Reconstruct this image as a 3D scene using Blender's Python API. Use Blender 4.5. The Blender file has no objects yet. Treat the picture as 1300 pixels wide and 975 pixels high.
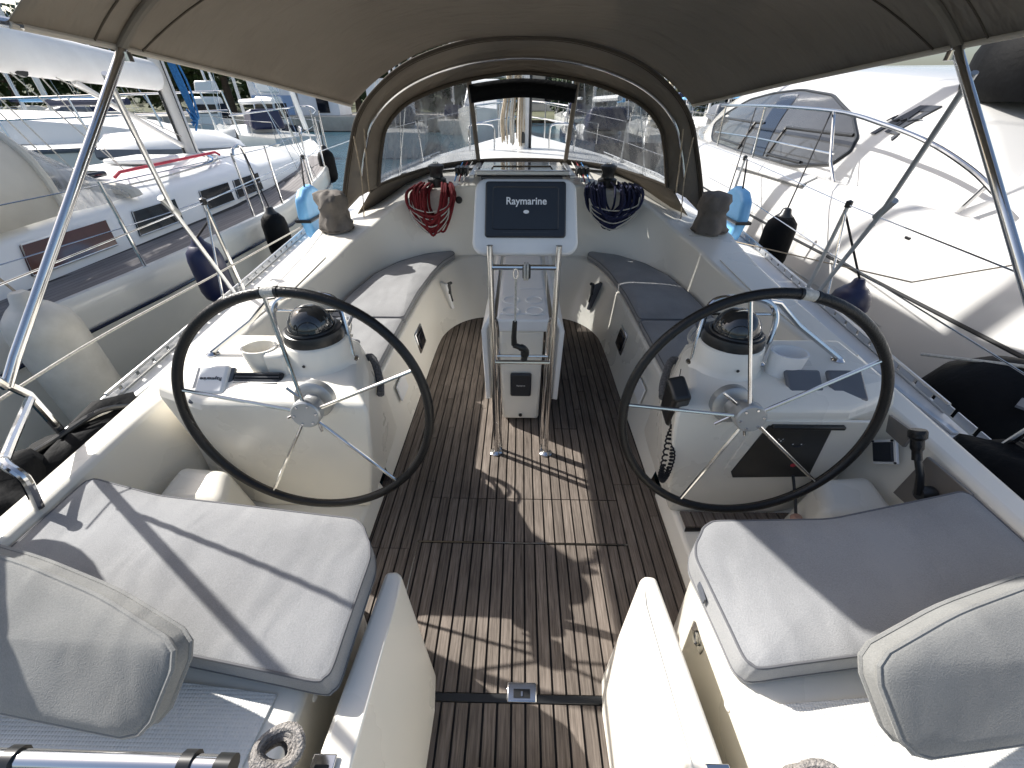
import bpy, bmesh, math, random
from mathutils import Vector, Matrix
random.seed(7)
R = math.radians
scn = bpy.context.scene
col = scn.collection
# ------------------------------------------------------------------ camera, sky, sun, exposure
cam_d = bpy.data.cameras.new('camera'); cam = bpy.data.objects.new('camera', cam_d); col.objects.link(cam)
cam.location = (-0.012, 0, 1.70)
cam.rotation_euler = (R(90 - 35.1), 0, R(1.09))
cam_d.sensor_width = 36; cam_d.lens = 515 / 1300 * 36
cam_d.clip_start = 0.02; cam_d.clip_end = 2000
scn.camera = cam
SUN = Vector((0.686, -0.342, -0.643)).normalized()          # way the light travels: from ahead on the left
w = bpy.data.worlds.new('World'); scn.world = w; w.use_nodes = True
nt = w.node_tree; sky = nt.nodes.new('ShaderNodeTexSky'); sky.sky_type = 'NISHITA'; sky.sun_disc = False
sky.sun_elevation = math.asin(-SUN.z); sky.sun_rotation = math.atan2(-SUN.x, -SUN.y)
sky.air_density = 1.0; sky.dust_density = 3.0; sky.ozone_density = 1.0
bg = nt.nodes['Background']; bg.inputs[1].default_value = 0.112
nt.links.new(sky.outputs[0], bg.inputs[0])
sl = bpy.data.lights.new('sun', 'SUN'); sl.energy = 4.9; sl.angle = R(0.53); sl.color = (1, 0.965, 0.91)
so = bpy.data.objects.new('sun', sl); col.objects.link(so); so.rotation_euler = SUN.to_track_quat('-Z', 'Y').to_euler(); so.location = (-20, 10, 20)
scn.view_settings.view_transform = 'Standard'; scn.view_settings.look = 'None'
scn.view_settings.gamma = 1; scn.view_settings.exposure = 0.76; scn.view_settings.use_curve_mapping = False
scn.cycles.max_bounces = 12; scn.cycles.diffuse_bounces = 6; scn.cycles.transparent_max_bounces = 12
# ------------------------------------------------------------------ materials
MATS = {}
def mat(name, color, rough=0.5, metal=0.0, spec=0.5, var=0.0, scale=6.0, bump=0.0, bscale=60.0, coat=0.0, stretch=None, dirt=None, rvar=0.0, rand=0.0):
    if name in MATS: return MATS[name]
    m = bpy.data.materials.new(name); m.use_nodes = True; n = m.node_tree.nodes; l = m.node_tree.links
    b = n['Principled BSDF']; b.inputs['Base Color'].default_value = (*color, 1); b.inputs['Roughness'].default_value = rough
    b.inputs['Metallic'].default_value = metal; b.inputs['Specular IOR Level'].default_value = spec; b.inputs['Coat Weight'].default_value = coat
    tc = n.new('ShaderNodeTexCoord'); src = tc.outputs['Object']
    if stretch:
        mp = n.new('ShaderNodeMapping'); mp.inputs['Scale'].default_value = stretch; l.new(src, mp.inputs[0]); src = mp.outputs[0]
    last = None
    if var > 0 or dirt:
        nz = n.new('ShaderNodeTexNoise'); nz.inputs['Scale'].default_value = scale; nz.inputs['Detail'].default_value = 6; nz.inputs['Roughness'].default_value = 0.6; l.new(src, nz.inputs['Vector'])
        rp = n.new('ShaderNodeValToRGB'); rp.color_ramp.elements[0].position = 0.3; rp.color_ramp.elements[1].position = 0.72
        d = dirt if dirt else tuple(c * (1 - var) for c in color)
        rp.color_ramp.elements[0].color = (*d, 1); rp.color_ramp.elements[1].color = (*[min(1, c * (1 + var * .5)) for c in color], 1)
        l.new(nz.outputs['Fac'], rp.inputs[0]); last = rp.outputs[0]
    if rand > 0:
        oi = n.new('ShaderNodeObjectInfo'); mr = n.new('ShaderNodeMapRange'); mr.inputs[3].default_value = 1 - rand; mr.inputs[4].default_value = 1 + rand
        l.new(oi.outputs['Random'], mr.inputs[0]); mx = n.new('ShaderNodeMix'); mx.data_type = 'RGBA'; mx.blend_type = 'MULTIPLY'; mx.inputs[0].default_value = 1
        if last: l.new(last, mx.inputs[6])
        else: mx.inputs[6].default_value = (*color, 1)
        l.new(mr.outputs[0], mx.inputs[7]); last = mx.outputs[2]
    if last: l.new(last, b.inputs['Base Color'])
    if rvar > 0:
        n3 = n.new('ShaderNodeTexNoise'); n3.inputs['Scale'].default_value = scale * 1.7; n3.inputs['Detail'].default_value = 4; l.new(src, n3.inputs['Vector'])
        m3 = n.new('ShaderNodeMapRange'); m3.inputs[3].default_value = max(0.02, rough - rvar); m3.inputs[4].default_value = min(1, rough + rvar); l.new(n3.outputs['Fac'], m3.inputs[0]); l.new(m3.outputs[0], b.inputs['Roughness'])
    if bump > 0:
        n2 = n.new('ShaderNodeTexNoise'); n2.inputs['Scale'].default_value = bscale; n2.inputs['Detail'].default_value = 3; l.new(src, n2.inputs['Vector'])
        bp = n.new('ShaderNodeBump'); bp.inputs['Strength'].default_value = bump; bp.inputs['Distance'].default_value = 0.01; l.new(n2.outputs['Fac'], bp.inputs['Height']); l.new(bp.outputs[0], b.inputs['Normal'])
    MATS[name] = m; return m
GEL = mat('gelcoat_cream', (0.79, 0.76, 0.68), 0.28, var=0.02, scale=1.3, dirt=(0.775, 0.742, 0.66), rvar=0.03)
GELW = mat('gelcoat_white', (0.79, 0.785, 0.765), 0.25, var=0.02, scale=1.4, dirt=(0.765, 0.76, 0.74), rvar=0.05)
NONSKID = mat('nonskid', (0.72, 0.71, 0.67), 0.6, var=0.06, scale=5, bump=0.25, bscale=260)
STEEL = mat('stainless', (0.62, 0.62, 0.62), 0.13, metal=1, rvar=0.06, scale=14)
ALU = mat('aluminium', (0.62, 0.63, 0.64), 0.32, metal=1, var=0.1, rvar=0.08, scale=8)
HUBGREY = mat('hub_grey', (0.42, 0.43, 0.43), 0.4, metal=0.6, var=0.1)
BLACK = mat('black_leather', (0.008, 0.008, 0.0085), 0.34, spec=0.35, bump=0.25, bscale=180, rvar=0.08, scale=30)
BLKP = mat('black_plastic', (0.014, 0.015, 0.016), 0.35, var=0.2, scale=20)
BLKM = mat('black_cloth', (0.004, 0.0045, 0.0055), 0.65, spec=0.12, bump=0.4, bscale=30, var=0.3)
DKGREY = mat('dark_grey_plastic', (0.016, 0.020, 0.028), 0.42, var=0.12, scale=9, rvar=0.08)
GRYBLUE = mat('grey_cover_plastic', (0.10, 0.11, 0.13), 0.45, var=0.1, scale=8)
PODGREY = mat('pod_pale_grey', (0.72, 0.725, 0.73), 0.33, var=0.05, scale=5, rvar=0.06)
WHITE = mat('white_plastic', (0.80, 0.80, 0.79), 0.3, var=0.04, scale=6)
BRIGHT = mat('white_print', (0.8, 0.8, 0.8), 0.5)
CAULK = mat('deck_caulk', (0.012, 0.011, 0.010), 0.7)
TAUPE = mat('taupe_canvas', (0.17, 0.145, 0.115), 0.85, var=0.15, scale=3.5, bump=0.2, bscale=300)
SEAM = mat('dark_seam', (0.06, 0.048, 0.035), 0.9)
WINCHC = mat('winch_canvas', (0.145, 0.128, 0.112), 0.85, var=0.25, scale=7, bump=0.6, bscale=24)
NAVY = mat('navy_vinyl', (0.010, 0.014, 0.055), 0.4, var=0.15, scale=10)
BLUEV = mat('sky_blue_vinyl', (0.16, 0.42, 0.72), 0.45, var=0.12, scale=6, bump=0.1, bscale=12)
FENW = mat('white_vinyl', (0.56, 0.54, 0.49), 0.4, var=0.12, scale=6, dirt=(0.44, 0.42, 0.37))
ROPEW = mat('white_rope', (0.55, 0.53, 0.48), 0.85, var=0.3, scale=90, bump=0.6, bscale=160)
ROPER = mat('red_rope', (0.20, 0.012, 0.016), 0.85, var=0.4, scale=70, bump=0.6, bscale=160)
ROPEB = mat('navy_rope', (0.012, 0.016, 0.06), 0.85, var=0.4, scale=70, bump=0.6, bscale=160)
ROPEBL = mat('blue_rope', (0.03, 0.17, 0.42), 0.85, var=0.4, scale=60, bump=0.6, bscale=160)
ROPET = mat('tan_rope', (0.42, 0.34, 0.24), 0.85, var=0.35, scale=40, bump=0.6, bscale=120)
ROPEK = mat('black_rope', (0.012, 0.012, 0.014), 0.85, bump=0.5, bscale=160)
MASTA = mat('mast_white', (0.66, 0.65, 0.63), 0.4, metal=0.2, var=0.08, scale=4)
SAILC = mat('sail_cover_white', (0.78, 0.78, 0.77), 0.7, var=0.1, scale=3, bump=0.3, bscale=10)
CREAMC = mat('cream_canvas', (0.60, 0.57, 0.50), 0.8, var=0.1, scale=4, bump=0.25, bscale=14)
DARKGL = mat('dark_window', (0.010, 0.012, 0.018), 0.07, spec=0.35, var=0.3, scale=1.5)
TINTGL = mat('tinted_window', (0.055, 0.056, 0.058), 0.07, spec=0.6, var=0.25, scale=1.2)
REDGL = mat('red_brown_window', (0.085, 0.022, 0.018), 0.1, spec=0.6, var=0.2, scale=2)
HULLG = mat('hull_white', (0.66, 0.66, 0.63), 0.16, spec=0.5, var=0.06, scale=0.8, rvar=0.05, dirt=(0.58, 0.58, 0.55))
AZW = mat('motor_yacht_white', (0.50, 0.495, 0.48), 0.14, spec=0.5, var=0.03, scale=0.7, rvar=0.04)
TEAKG = mat('grey_teak', (0.20, 0.185, 0.18), 0.75, var=0.25, scale=30, stretch=(1, .06, 1), rand=0.12)
REDP = mat('red_paint', (0.45, 0.02, 0.045), 0.45, var=0.1)
BROWN = mat('brown_bark', (0.09, 0.065, 0.045), 0.9, var=0.4, scale=12, bump=0.7, bscale=20)
CHROME = mat('chrome_dome', (0.02, 0.022, 0.024), 0.06, spec=0.9)
def teak():
    m = bpy.data.materials.new('teak_plank'); m.use_nodes = True; n = m.node_tree.nodes; l = m.node_tree.links; b = n['Principled BSDF']
    tc = n.new('ShaderNodeTexCoord'); mp = n.new('ShaderNodeMapping'); mp.inputs['Scale'].default_value = (1, 0.045, 1)
    oi = n.new('ShaderNodeObjectInfo'); cb = n.new('ShaderNodeVectorMath'); cb.operation = 'MULTIPLY_ADD'
    l.new(oi.outputs['Random'], cb.inputs[0]); cb.inputs[1].default_value = (9, 7, 5); l.new(tc.outputs['Object'], cb.inputs[2]); l.new(cb.outputs[0], mp.inputs[0])
    nz = n.new('ShaderNodeTexNoise'); nz.inputs['Scale'].default_value = 150; nz.inputs['Detail'].default_value = 5; nz.inputs['Roughness'].default_value = .65; l.new(mp.outputs[0], nz.inputs['Vector'])
    rp = n.new('ShaderNodeValToRGB'); e = rp.color_ramp.elements; e[0].position = .3; e[0].color = (.082, .066, .054, 1); e[1].position = .72; e[1].color = (.238, .200, .170, 1); l.new(nz.outputs['Fac'], rp.inputs[0])
    n2 = n.new('ShaderNodeTexNoise'); n2.inputs['Scale'].default_value = 3.2; n2.inputs['Detail'].default_value = 5; l.new(tc.outputs['Object'], n2.inputs['Vector'])
    mr = n.new('ShaderNodeMapRange'); mr.inputs[1].default_value = .3; mr.inputs[2].default_value = .7; mr.inputs[3].default_value = .78; mr.inputs[4].default_value = 1.15; l.new(n2.outputs['Fac'], mr.inputs[0])
    m2 = n.new('ShaderNodeMapRange'); m2.inputs[3].default_value = .82; m2.inputs[4].default_value = 1.16; l.new(oi.outputs['Random'], m2.inputs[0])
    mu = n.new('ShaderNodeMath'); mu.operation = 'MULTIPLY'; l.new(mr.outputs[0], mu.inputs[0]); l.new(m2.outputs[0], mu.inputs[1])
    mx = n.new('ShaderNodeMix'); mx.data_type = 'RGBA'; mx.blend_type = 'MULTIPLY'; mx.inputs[0].default_value = 1; l.new(rp.outputs[0], mx.inputs[6]); l.new(mu.outputs[0], mx.inputs[7]); l.new(mx.outputs[2], b.inputs['Base Color'])
    b.inputs['Roughness'].default_value = .72; b.inputs['Specular IOR Level'].default_value = .3
    bp = n.new('ShaderNodeBump'); bp.inputs['Strength'].default_value = .35; bp.inputs['Distance'].default_value = .004; l.new(nz.outputs['Fac'], bp.inputs['Height']); l.new(bp.outputs[0], b.inputs['Normal'])
    return m
TEAK = teak()
def fabric(name, c):
    m = bpy.data.materials.new(name); m.use_nodes = True; n = m.node_tree.nodes; l = m.node_tree.links; b = n['Principled BSDF']
    tc = n.new('ShaderNodeTexCoord')
    a = n.new('ShaderNodeTexNoise'); a.inputs['Scale'].default_value = 320; a.inputs['Detail'].default_value = 2; l.new(tc.outputs['Object'], a.inputs['Vector'])
    d = n.new('ShaderNodeTexNoise'); d.inputs['Scale'].default_value = 3; d.inputs['Detail'].default_value = 4; l.new(tc.outputs['Object'], d.inputs['Vector'])
    ad = n.new('ShaderNodeMath'); ad.operation = 'MULTIPLY_ADD'; ad.inputs[1].default_value = .6; l.new(a.outputs['Fac'], ad.inputs[0]); l.new(d.outputs['Fac'], ad.inputs[2])
    rp = n.new('ShaderNodeValToRGB'); e = rp.color_ramp.elements; e[0].position = .45; e[0].color = (*[x * .72 for x in c], 1); e[1].position = 1.1; e[1].color = (*[x * 1.18 for x in c], 1); l.new(ad.outputs[0], rp.inputs[0]); l.new(rp.outputs[0], b.inputs['Base Color'])
    mp = n.new('ShaderNodeMapping'); mp.inputs['Rotation'].default_value = (0, 0, .35); mp.inputs['Scale'].default_value = (9, 2.6, 5); dn_ = n.new('ShaderNodeTexNoise'); dn_.inputs['Scale'].default_value = 4.5; l.new(tc.outputs['Object'], dn_.inputs['Vector']); vm = n.new('ShaderNodeVectorMath'); vm.operation = 'MULTIPLY_ADD'; vm.inputs[1].default_value = (.16, .16, .16); l.new(dn_.outputs['Color'], vm.inputs[0]); l.new(tc.outputs['Object'], vm.inputs[2]); l.new(vm.outputs[0], mp.inputs[0])
    wn = n.new('ShaderNodeTexNoise'); wn.inputs['Scale'].default_value = 1.0; wn.inputs['Detail'].default_value = 1; l.new(mp.outputs[0], wn.inputs['Vector'])
    b1 = n.new('ShaderNodeBump'); b1.inputs['Strength'].default_value = .42; b1.inputs['Distance'].default_value = .03; l.new(wn.outputs['Fac'], b1.inputs['Height'])
    b2 = n.new('ShaderNodeBump'); b2.inputs['Strength'].default_value = .3; b2.inputs['Distance'].default_value = .004; l.new(a.outputs['Fac'], b2.inputs['Height']); l.new(b1.outputs[0], b2.inputs['Normal']); l.new(b2.outputs[0], b.inputs['Normal'])
    b.inputs['Roughness'].default_value = .92; b.inputs['Specular IOR Level'].default_value = .15; b.inputs['Sheen Weight'].default_value = .15
    return m
CUSH = fabric('grey_cushion_fabric', (0.255, 0.258, 0.262))
CUSHB = fabric('warm_grey_cushion_fabric', (0.205, 0.206, 0.198))
PIPE = mat('dark_piping', (0.11, 0.112, 0.12), 0.85)
def canopy_mat():
    m = bpy.data.materials.new('bimini_canvas'); m.use_nodes = True; n = m.node_tree.nodes; l = m.node_tree.links; b = n['Principled BSDF']; out = n['Material Output']
    tc = n.new('ShaderNodeTexCoord'); nz = n.new('ShaderNodeTexNoise'); nz.inputs['Scale'].default_value = 1.4; nz.inputs['Detail'].default_value = 5; l.new(tc.outputs['Object'], nz.inputs['Vector'])
    rp = n.new('ShaderNodeValToRGB'); e = rp.color_ramp.elements; e[0].position = .3; e[0].color = (.195, .174, .148, 1); e[1].position = .75; e[1].color = (.26, .234, .198, 1); l.new(nz.outputs['Fac'], rp.inputs[0]); l.new(rp.outputs[0], b.inputs['Base Color'])
    b.inputs['Roughness'].default_value = .9; b.inputs['Specular IOR Level'].default_value = .1
    mp = n.new('ShaderNodeMapping'); mp.inputs['Scale'].default_value = (2.2, 9, 4); mp.inputs['Rotation'].default_value = (0, 0, .5); l.new(tc.outputs['Object'], mp.inputs[0])
    wn = n.new('ShaderNodeTexNoise'); wn.inputs['Scale'].default_value = 1.1; wn.inputs['Detail'].default_value = 3; l.new(mp.outputs[0], wn.inputs['Vector'])
    bp = n.new('ShaderNodeBump'); bp.inputs['Strength'].default_value = .6; bp.inputs['Distance'].default_value = .10; l.new(wn.outputs['Fac'], bp.inputs['Height']); l.new(bp.outputs[0], b.inputs['Normal'])
    tr = n.new('ShaderNodeBsdfTranslucent'); tr.inputs[0].default_value = (.29, .255, .21, 1)
    mx = n.new('ShaderNodeMixShader'); mx.inputs[0].default_value = .24; l.new(b.outputs[0], mx.inputs[1]); l.new(tr.outputs[0], mx.inputs[2]); l.new(mx.outputs[0], out.inputs[0])
    return m
CANOPY = canopy_mat()
def clear_mat(name, haze, tint):
    m = bpy.data.materials.new(name); m.use_nodes = True; n = m.node_tree.nodes; l = m.node_tree.links; b = n['Principled BSDF']; out = n['Material Output']
    b.inputs['Base Color'].default_value = (.55, .56, .57, 1); b.inputs['Roughness'].default_value = .12
    tc = n.new('ShaderNodeTexCoord'); mp = n.new('ShaderNodeMapping'); mp.inputs['Scale'].default_value = (6, 6, 1.6); l.new(tc.outputs['Object'], mp.inputs[0])
    nz = n.new('ShaderNodeTexNoise'); nz.inputs['Scale'].default_value = 2; nz.inputs['Detail'].default_value = 4; l.new(mp.outputs[0], nz.inputs['Vector'])
    bp = n.new('ShaderNodeBump'); bp.inputs['Strength'].default_value = .4; bp.inputs['Distance'].default_value = .02; l.new(nz.outputs['Fac'], bp.inputs['Height']); l.new(bp.outputs[0], b.inputs['Normal'])
    t = n.new('ShaderNodeBsdfTransparent'); t.inputs[0].default_value = (*tint, 1)
    mr = n.new('ShaderNodeMapRange'); mr.inputs[1].default_value = .35; mr.inputs[2].default_value = .75; mr.inputs[3].default_value = haze * .5; mr.inputs[4].default_value = haze * 1.6; l.new(nz.outputs['Fac'], mr.inputs[0])
    mx = n.new('ShaderNodeMixShader'); l.new(mr.outputs[0], mx.inputs[0]); l.new(t.outputs[0], mx.inputs[1]); l.new(b.outputs[0], mx.inputs[2]); l.new(mx.outputs[0], out.inputs[0])
    return m
CLEAR = clear_mat('clear_vinyl', .05, (.92, .93, .93))
HAZY = clear_mat('hazy_vinyl', .30, (.52, .54, .56))
PERSP = clear_mat('white_curtain_vinyl', .5, (.8, .8, .8))
def water_mat():
    m = bpy.data.materials.new('harbour_water'); m.use_nodes = True; n = m.node_tree.nodes; l = m.node_tree.links; b = n['Principled BSDF']
    b.inputs['Base Color'].default_value = (.03, .085, .12, 1); b.inputs['Roughness'].default_value = .08; b.inputs['IOR'].default_value = 1.33
    tc = n.new('ShaderNodeTexCoord'); mp = n.new('ShaderNodeMapping'); mp.inputs['Scale'].default_value = (1, 1.6, 1); l.new(tc.outputs['Object'], mp.inputs[0])
    nz = n.new('ShaderNodeTexNoise'); nz.inputs['Scale'].default_value = 1.3; nz.inputs['Detail'].default_value = 5; nz.inputs['Roughness'].default_value = .6; l.new(mp.outputs[0], nz.inputs['Vector'])
    bp = n.new('ShaderNodeBump'); bp.inputs['Strength'].default_value = .7; bp.inputs['Distance'].default_value = .25; l.new(nz.outputs['Fac'], bp.inputs['Height']); l.new(bp.outputs[0], b.inputs['Normal'])
    return m
def pad_mat():
    m = bpy.data.materials.new('dimpled_pad'); m.use_nodes = True; n = m.node_tree.nodes; l = m.node_tree.links; b = n['Principled BSDF']
    b.inputs['Base Color'].default_value = (.70, .69, .65, 1); b.inputs['Roughness'].default_value = .55
    tc = n.new('ShaderNodeTexCoord'); v = n.new('ShaderNodeTexVoronoi'); v.inputs['Scale'].default_value = 130; v.inputs['Randomness'].default_value = .05; l.new(tc.outputs['Object'], v.inputs['Vector'])
    bp = n.new('ShaderNodeBump'); bp.inputs['Strength'].default_value = .8; bp.inputs['Distance'].default_value = .004; bp.invert = True; l.new(v.outputs['Distance'], bp.inputs['Height']); l.new(bp.outputs[0], b.inputs['Normal'])
    return m
PAD = pad_mat()
def leaf_mat(name, c):
    return mat(name, c, 0.7, spec=0.2, var=0.5, scale=0.9)
# ------------------------------------------------------------------ mesh helpers
def catmull(pts, k=6, closed=False):
    P = [Vector(p) for p in pts]; n = len(P); out = []
    if n < 3 and not closed: return P
    rng = range(n) if closed else range(n - 1)
    for i in rng:
        a = P[(i - 1) % n] if closed or i > 0 else P[0] * 2 - P[1]
        b = P[i]; c = P[(i + 1) % n]
        d = P[(i + 2) % n] if closed or i + 2 < n else P[-1] * 2 - P[-2]
        for j in range(k):
            t = j / k
            out.append(0.5 * ((2 * b) + (c - a) * t + (2 * a - 5 * b + 4 * c - d) * t * t + (3 * b - a - 3 * c + d) * t ** 3))
    if not closed: out.append(P[-1])
    return out
class MB:
    def __init__(s): s.v = []; s.f = []
    def add(s, vs, fs):
        o = len(s.v); s.v += [Vector(v) for v in vs]; s.f += [[i + o for i in f] for f in fs]; return s
    def box(s, c, d, rot=None):
        M = rot.to_matrix() if rot is not None and not isinstance(rot, Matrix) else rot
        vs = []
        for x in (-.5, .5):
            for y in (-.5, .5):
                for z in (-.5, .5):
                    p = Vector((x * d[0], y * d[1], z * d[2]))
                    if M is not None: p = M @ p
                    vs.append(p + Vector(c))
        return s.add(vs, [(0, 1, 3, 2), (4, 6, 7, 5), (0, 4, 5, 1), (2, 3, 7, 6), (0, 2, 6, 4), (1, 5, 7, 3)])
    def tube(s, path, r, n=8, closed=False, cap=True, ell=None):
        P = [Vector(p) for p in path]; m = len(P); o = len(s.v)
        rr = r if isinstance(r, (list, tuple)) else [r] * m
        up = None
        for i, p in enumerate(P):
            a = P[i - 1] if i > 0 or closed else P[i]; b = P[(i + 1) % m] if i < m - 1 or closed else P[i]
            t = (b - a)
            if t.length < 1e-9: t = Vector((0, 0, 1))
            t.normalize()
            if up is None: up = Vector((0, 0, 1)) if abs(t.z) < .9 else Vector((0, 1, 0))
            u = t.cross(up)
            if u.length < 1e-4: u = t.cross(Vector((1, 0, 0)))
            u.normalize(); v = u.cross(t).normalized(); up = v
            for k in range(n):
                an = 2 * math.pi * k / n
                s.v.append(p + (u * math.cos(an) + v * math.sin(an) * (ell or 1)) * rr[i])
        for i in range(m if closed else m - 1):
            for k in range(n):
                a = o + i * n + k; b = o + i * n + (k + 1) % n; c = o + ((i + 1) % m) * n + (k + 1) % n; d = o + ((i + 1) % m) * n + k
                s.f.append([a, b, c, d])
        if cap and not closed:
            s.f.append([o + k for k in range(n)][::-1]); s.f.append([o + (m - 1) * n + k for k in range(n)])
        return s
    def lathe(s, prof, c=(0, 0, 0), n=24, M=None, sx=1, sy=1):
        rings = []
        for r, z in prof:
            ring = []
            for k in range(n):
                a = 2 * math.pi * k / n; p = Vector((r * math.cos(a) * sx, r * math.sin(a) * sy, z))
                if M is not None: p = M @ p
                ring.append(p + Vector(c))
            rings.append(ring)
        return s.loft(rings, True, True)
    def loft(s, rings, closed=False, cap=False):
        o = len(s.v); n = len(rings[0])
        for r in rings: s.v += [Vector(p) for p in r]
        for i in range(len(rings) - 1):
            for k in range(n if closed else n - 1):
                s.f.append([o + i * n + k, o + i * n + (k + 1) % n, o + (i + 1) * n + (k + 1) % n, o + (i + 1) * n + k])
        if cap:
            s.f.append([o + k for k in range(n)][::-1]); s.f.append([o + (len(rings) - 1) * n + k for k in range(n)])
        return s
    def prism(s, a, b):                       # two matching polygons
        n = len(a); o = len(s.v); s.v += [Vector(p) for p in a] + [Vector(p) for p in b]
        s.f.append([o + k for k in range(n)][::-1]); s.f.append([o + n + k for k in range(n)])
        for k in range(n): s.f.append([o + k, o + (k + 1) % n, o + n + (k + 1) % n, o + n + k])
        return s
    def build(s, name, m, parent=None, ang=35, bevel=0, segs=2, flat=False, sub=0, solid=0):
        me = bpy.data.meshes.new(name); off = Vector(parent_loc(parent)) if parent else Vector((0, 0, 0))
        me.from_pydata([v - off for v in s.v], [], s.f); me.validate()
        bm = bmesh.new(); bm.from_mesh(me); bmesh.ops.recalc_face_normals(bm, faces=bm.faces); bm.to_mesh(me); bm.free()
        me.materials.append(m)
        if not flat:
            me.polygons.foreach_set('use_smooth', [True] * len(me.polygons)); me.set_sharp_from_angle(angle=R(ang))
        o = bpy.data.objects.new(name, me); col.objects.link(o)
        if parent: o.parent = parent
        if solid:
            q = o.modifiers.new('solid', 'SOLIDIFY'); q.thickness = solid; q.offset = 0
        if bevel:
            q = o.modifiers.new('bevel', 'BEVEL'); q.width = bevel; q.segments = segs; q.limit_method = 'ANGLE'; q.angle_limit = R(35); q.harden_normals = False
        if sub:
            q = o.modifiers.new('sub', 'SUBSURF'); q.levels = sub; q.render_levels = sub
        return o
def parent_loc(p):
    v = Vector((0, 0, 0))
    while p is not None: v = v + p.location; p = p.parent
    return v
def thing(name, label, cat, loc=(0, 0, 0), group=None):
    o = bpy.data.objects.new(name, None); col.objects.link(o); o.location = loc; o.empty_display_size = .1
    o['label'] = label; o['category'] = cat
    if group: o['group'] = group
    return o
def tag(o, label, cat, group=None):
    o['label'] = label; o['category'] = cat
    if group: o['group'] = group
    return o
def struct(o, label=None):
    o['kind'] = 'structure'
    if label: o['label'] = label
    return o
def mx(pts, s): return [(p[0] * s, *p[1:]) for p in pts]
def side(s): return 'left' if s < 0 else 'right'
def interp(tab, y):
    if y <= tab[0][0]: return tab[0][1]
    for (a, b), (c, d) in zip(tab, tab[1:]):
        if y <= c: return b + (d - b) * (y - a) / (c - a)
    return tab[-1][1]
def text(body, size, M, m, name, parent, ext=.001, align='CENTER', bold=0):
    cu = bpy.data.curves.new(name, 'FONT'); cu.body = body; cu.size = size; cu.extrude = ext; cu.align_x = align; cu.align_y = 'CENTER'; cu.offset = bold
    t = bpy.data.objects.new('tmp_text', cu); col.objects.link(t)
    dg = bpy.context.evaluated_depsgraph_get(); dg.update()
    me = bpy.data.meshes.new_from_object(t.evaluated_get(dg)); bpy.data.objects.remove(t)
    off = Vector(parent_loc(parent)); me.transform(M); me.transform(Matrix.Translation(-off)); me.materials.clear(); me.materials.append(m)
    o = bpy.data.objects.new(name, me); col.objects.link(o); o.parent = parent; return o
# ================================================================== OUR YACHT: hull, deck, cockpit moulding
yacht = thing('sailing_yacht', 'white sailing yacht whose open cockpit with teak floor fills the foreground', 'sailboat', (0, 0, 0))
HB = [(-.7, 1.80), (.5, 1.90), (1.3, 1.97), (2.9, 2.11), (5, 2.26), (7, 2.12), (9, 1.62), (11, .75), (12.2, .06)]
DZ = [(-.7, .47), (0, .47), (3, .54), (5, .62), (8, .76), (12.2, .98)]
ys = [-.7, .0, .5, 1, 1.5, 2, 2.5, 3, 3.5, 4, 4.5, 5, 6, 7, 8, 9, 10, 11, 11.7, 12.2]
hb = lambda y: interp(HB, y); dz = lambda y: interp(DZ, y)
for s in (-1, 1):
    m = MB(); rings = []
    for y in ys:
        b = hb(y); z = dz(y)
        rings.append([(s * b, y, z - .004), (s * (b - .015), y, z - .3), (s * (b - .06), y, z - .7), (s * max(.02, b - .25), y, -.45), (s * max(.01, b - .6), y, -.75)])
    m.loft(rings).build('hull_side', HULLG, yacht)
    m = MB(); m.loft([[(s * 1.55, y, dz(y) + .012), (s * (hb(y) - .02), y, dz(y)), (s * hb(y), y, dz(y) - .03)] for y in ys if y <= 4.5]).build('side_deck', GELW, yacht)
m = MB(); m.loft([[(-hb(y), y, dz(y) - .03), (-hb(y) + .02, y, dz(y)), (-hb(y) * .5, y, dz(y) + .05), (0, y, dz(y) + .07), (hb(y) * .5, y, dz(y) + .05), (hb(y) - .02, y, dz(y)), (hb(y), y, dz(y) - .03)] for y in ys if y >= 4.5]).build('foredeck', GELW, yacht)
MB().prism([(-1.8, -.7, -.75), (1.8, -.7, -.75), (1.8, -.7, .46), (-1.8, -.7, .46)], [(-1.8, -.62, -.75), (1.8, -.62, -.75), (1.8, -.62, .46), (-1.8, -.62, .46)]).build('transom', HULLG, yacht)
# perforated aluminium toe rails: strip, cap and slots between short posts
for s in (-1, 1):
    tr = MB().tube([(s * (hb(y) - .03), y, dz(y) + .052) for y in ys if 1.2 <= y <= 9], .009, 6).build('toe_rail', ALU, yacht)
    MB().loft([[(s * (hb(y) - .026), y, dz(y)), (s * (hb(y) - .026), y, dz(y) + .018)] for y in ys if 1.2 <= y <= 9]).build('rail_foot', ALU, tr, solid=.005)
    m = MB(); y = 1.22
    while y < 8.5:
        a = y; b = y + .104
        m.prism([(s * (hb(a) - .029), a, dz(a) + .014), (s * (hb(b) - .029), b, dz(b) + .014), (s * (hb(b) - .029), b, dz(b) + .05), (s * (hb(a) - .029), a, dz(a) + .05)],
                [(s * (hb(a) - .023), a, dz(a) + .014), (s * (hb(b) - .023), b, dz(b) + .014), (s * (hb(b) - .023), b, dz(b) + .05), (s * (hb(a) - .023), a, dz(a) + .05)])
        y += .125
    m.build('rail_web', ALU, tr)
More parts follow.
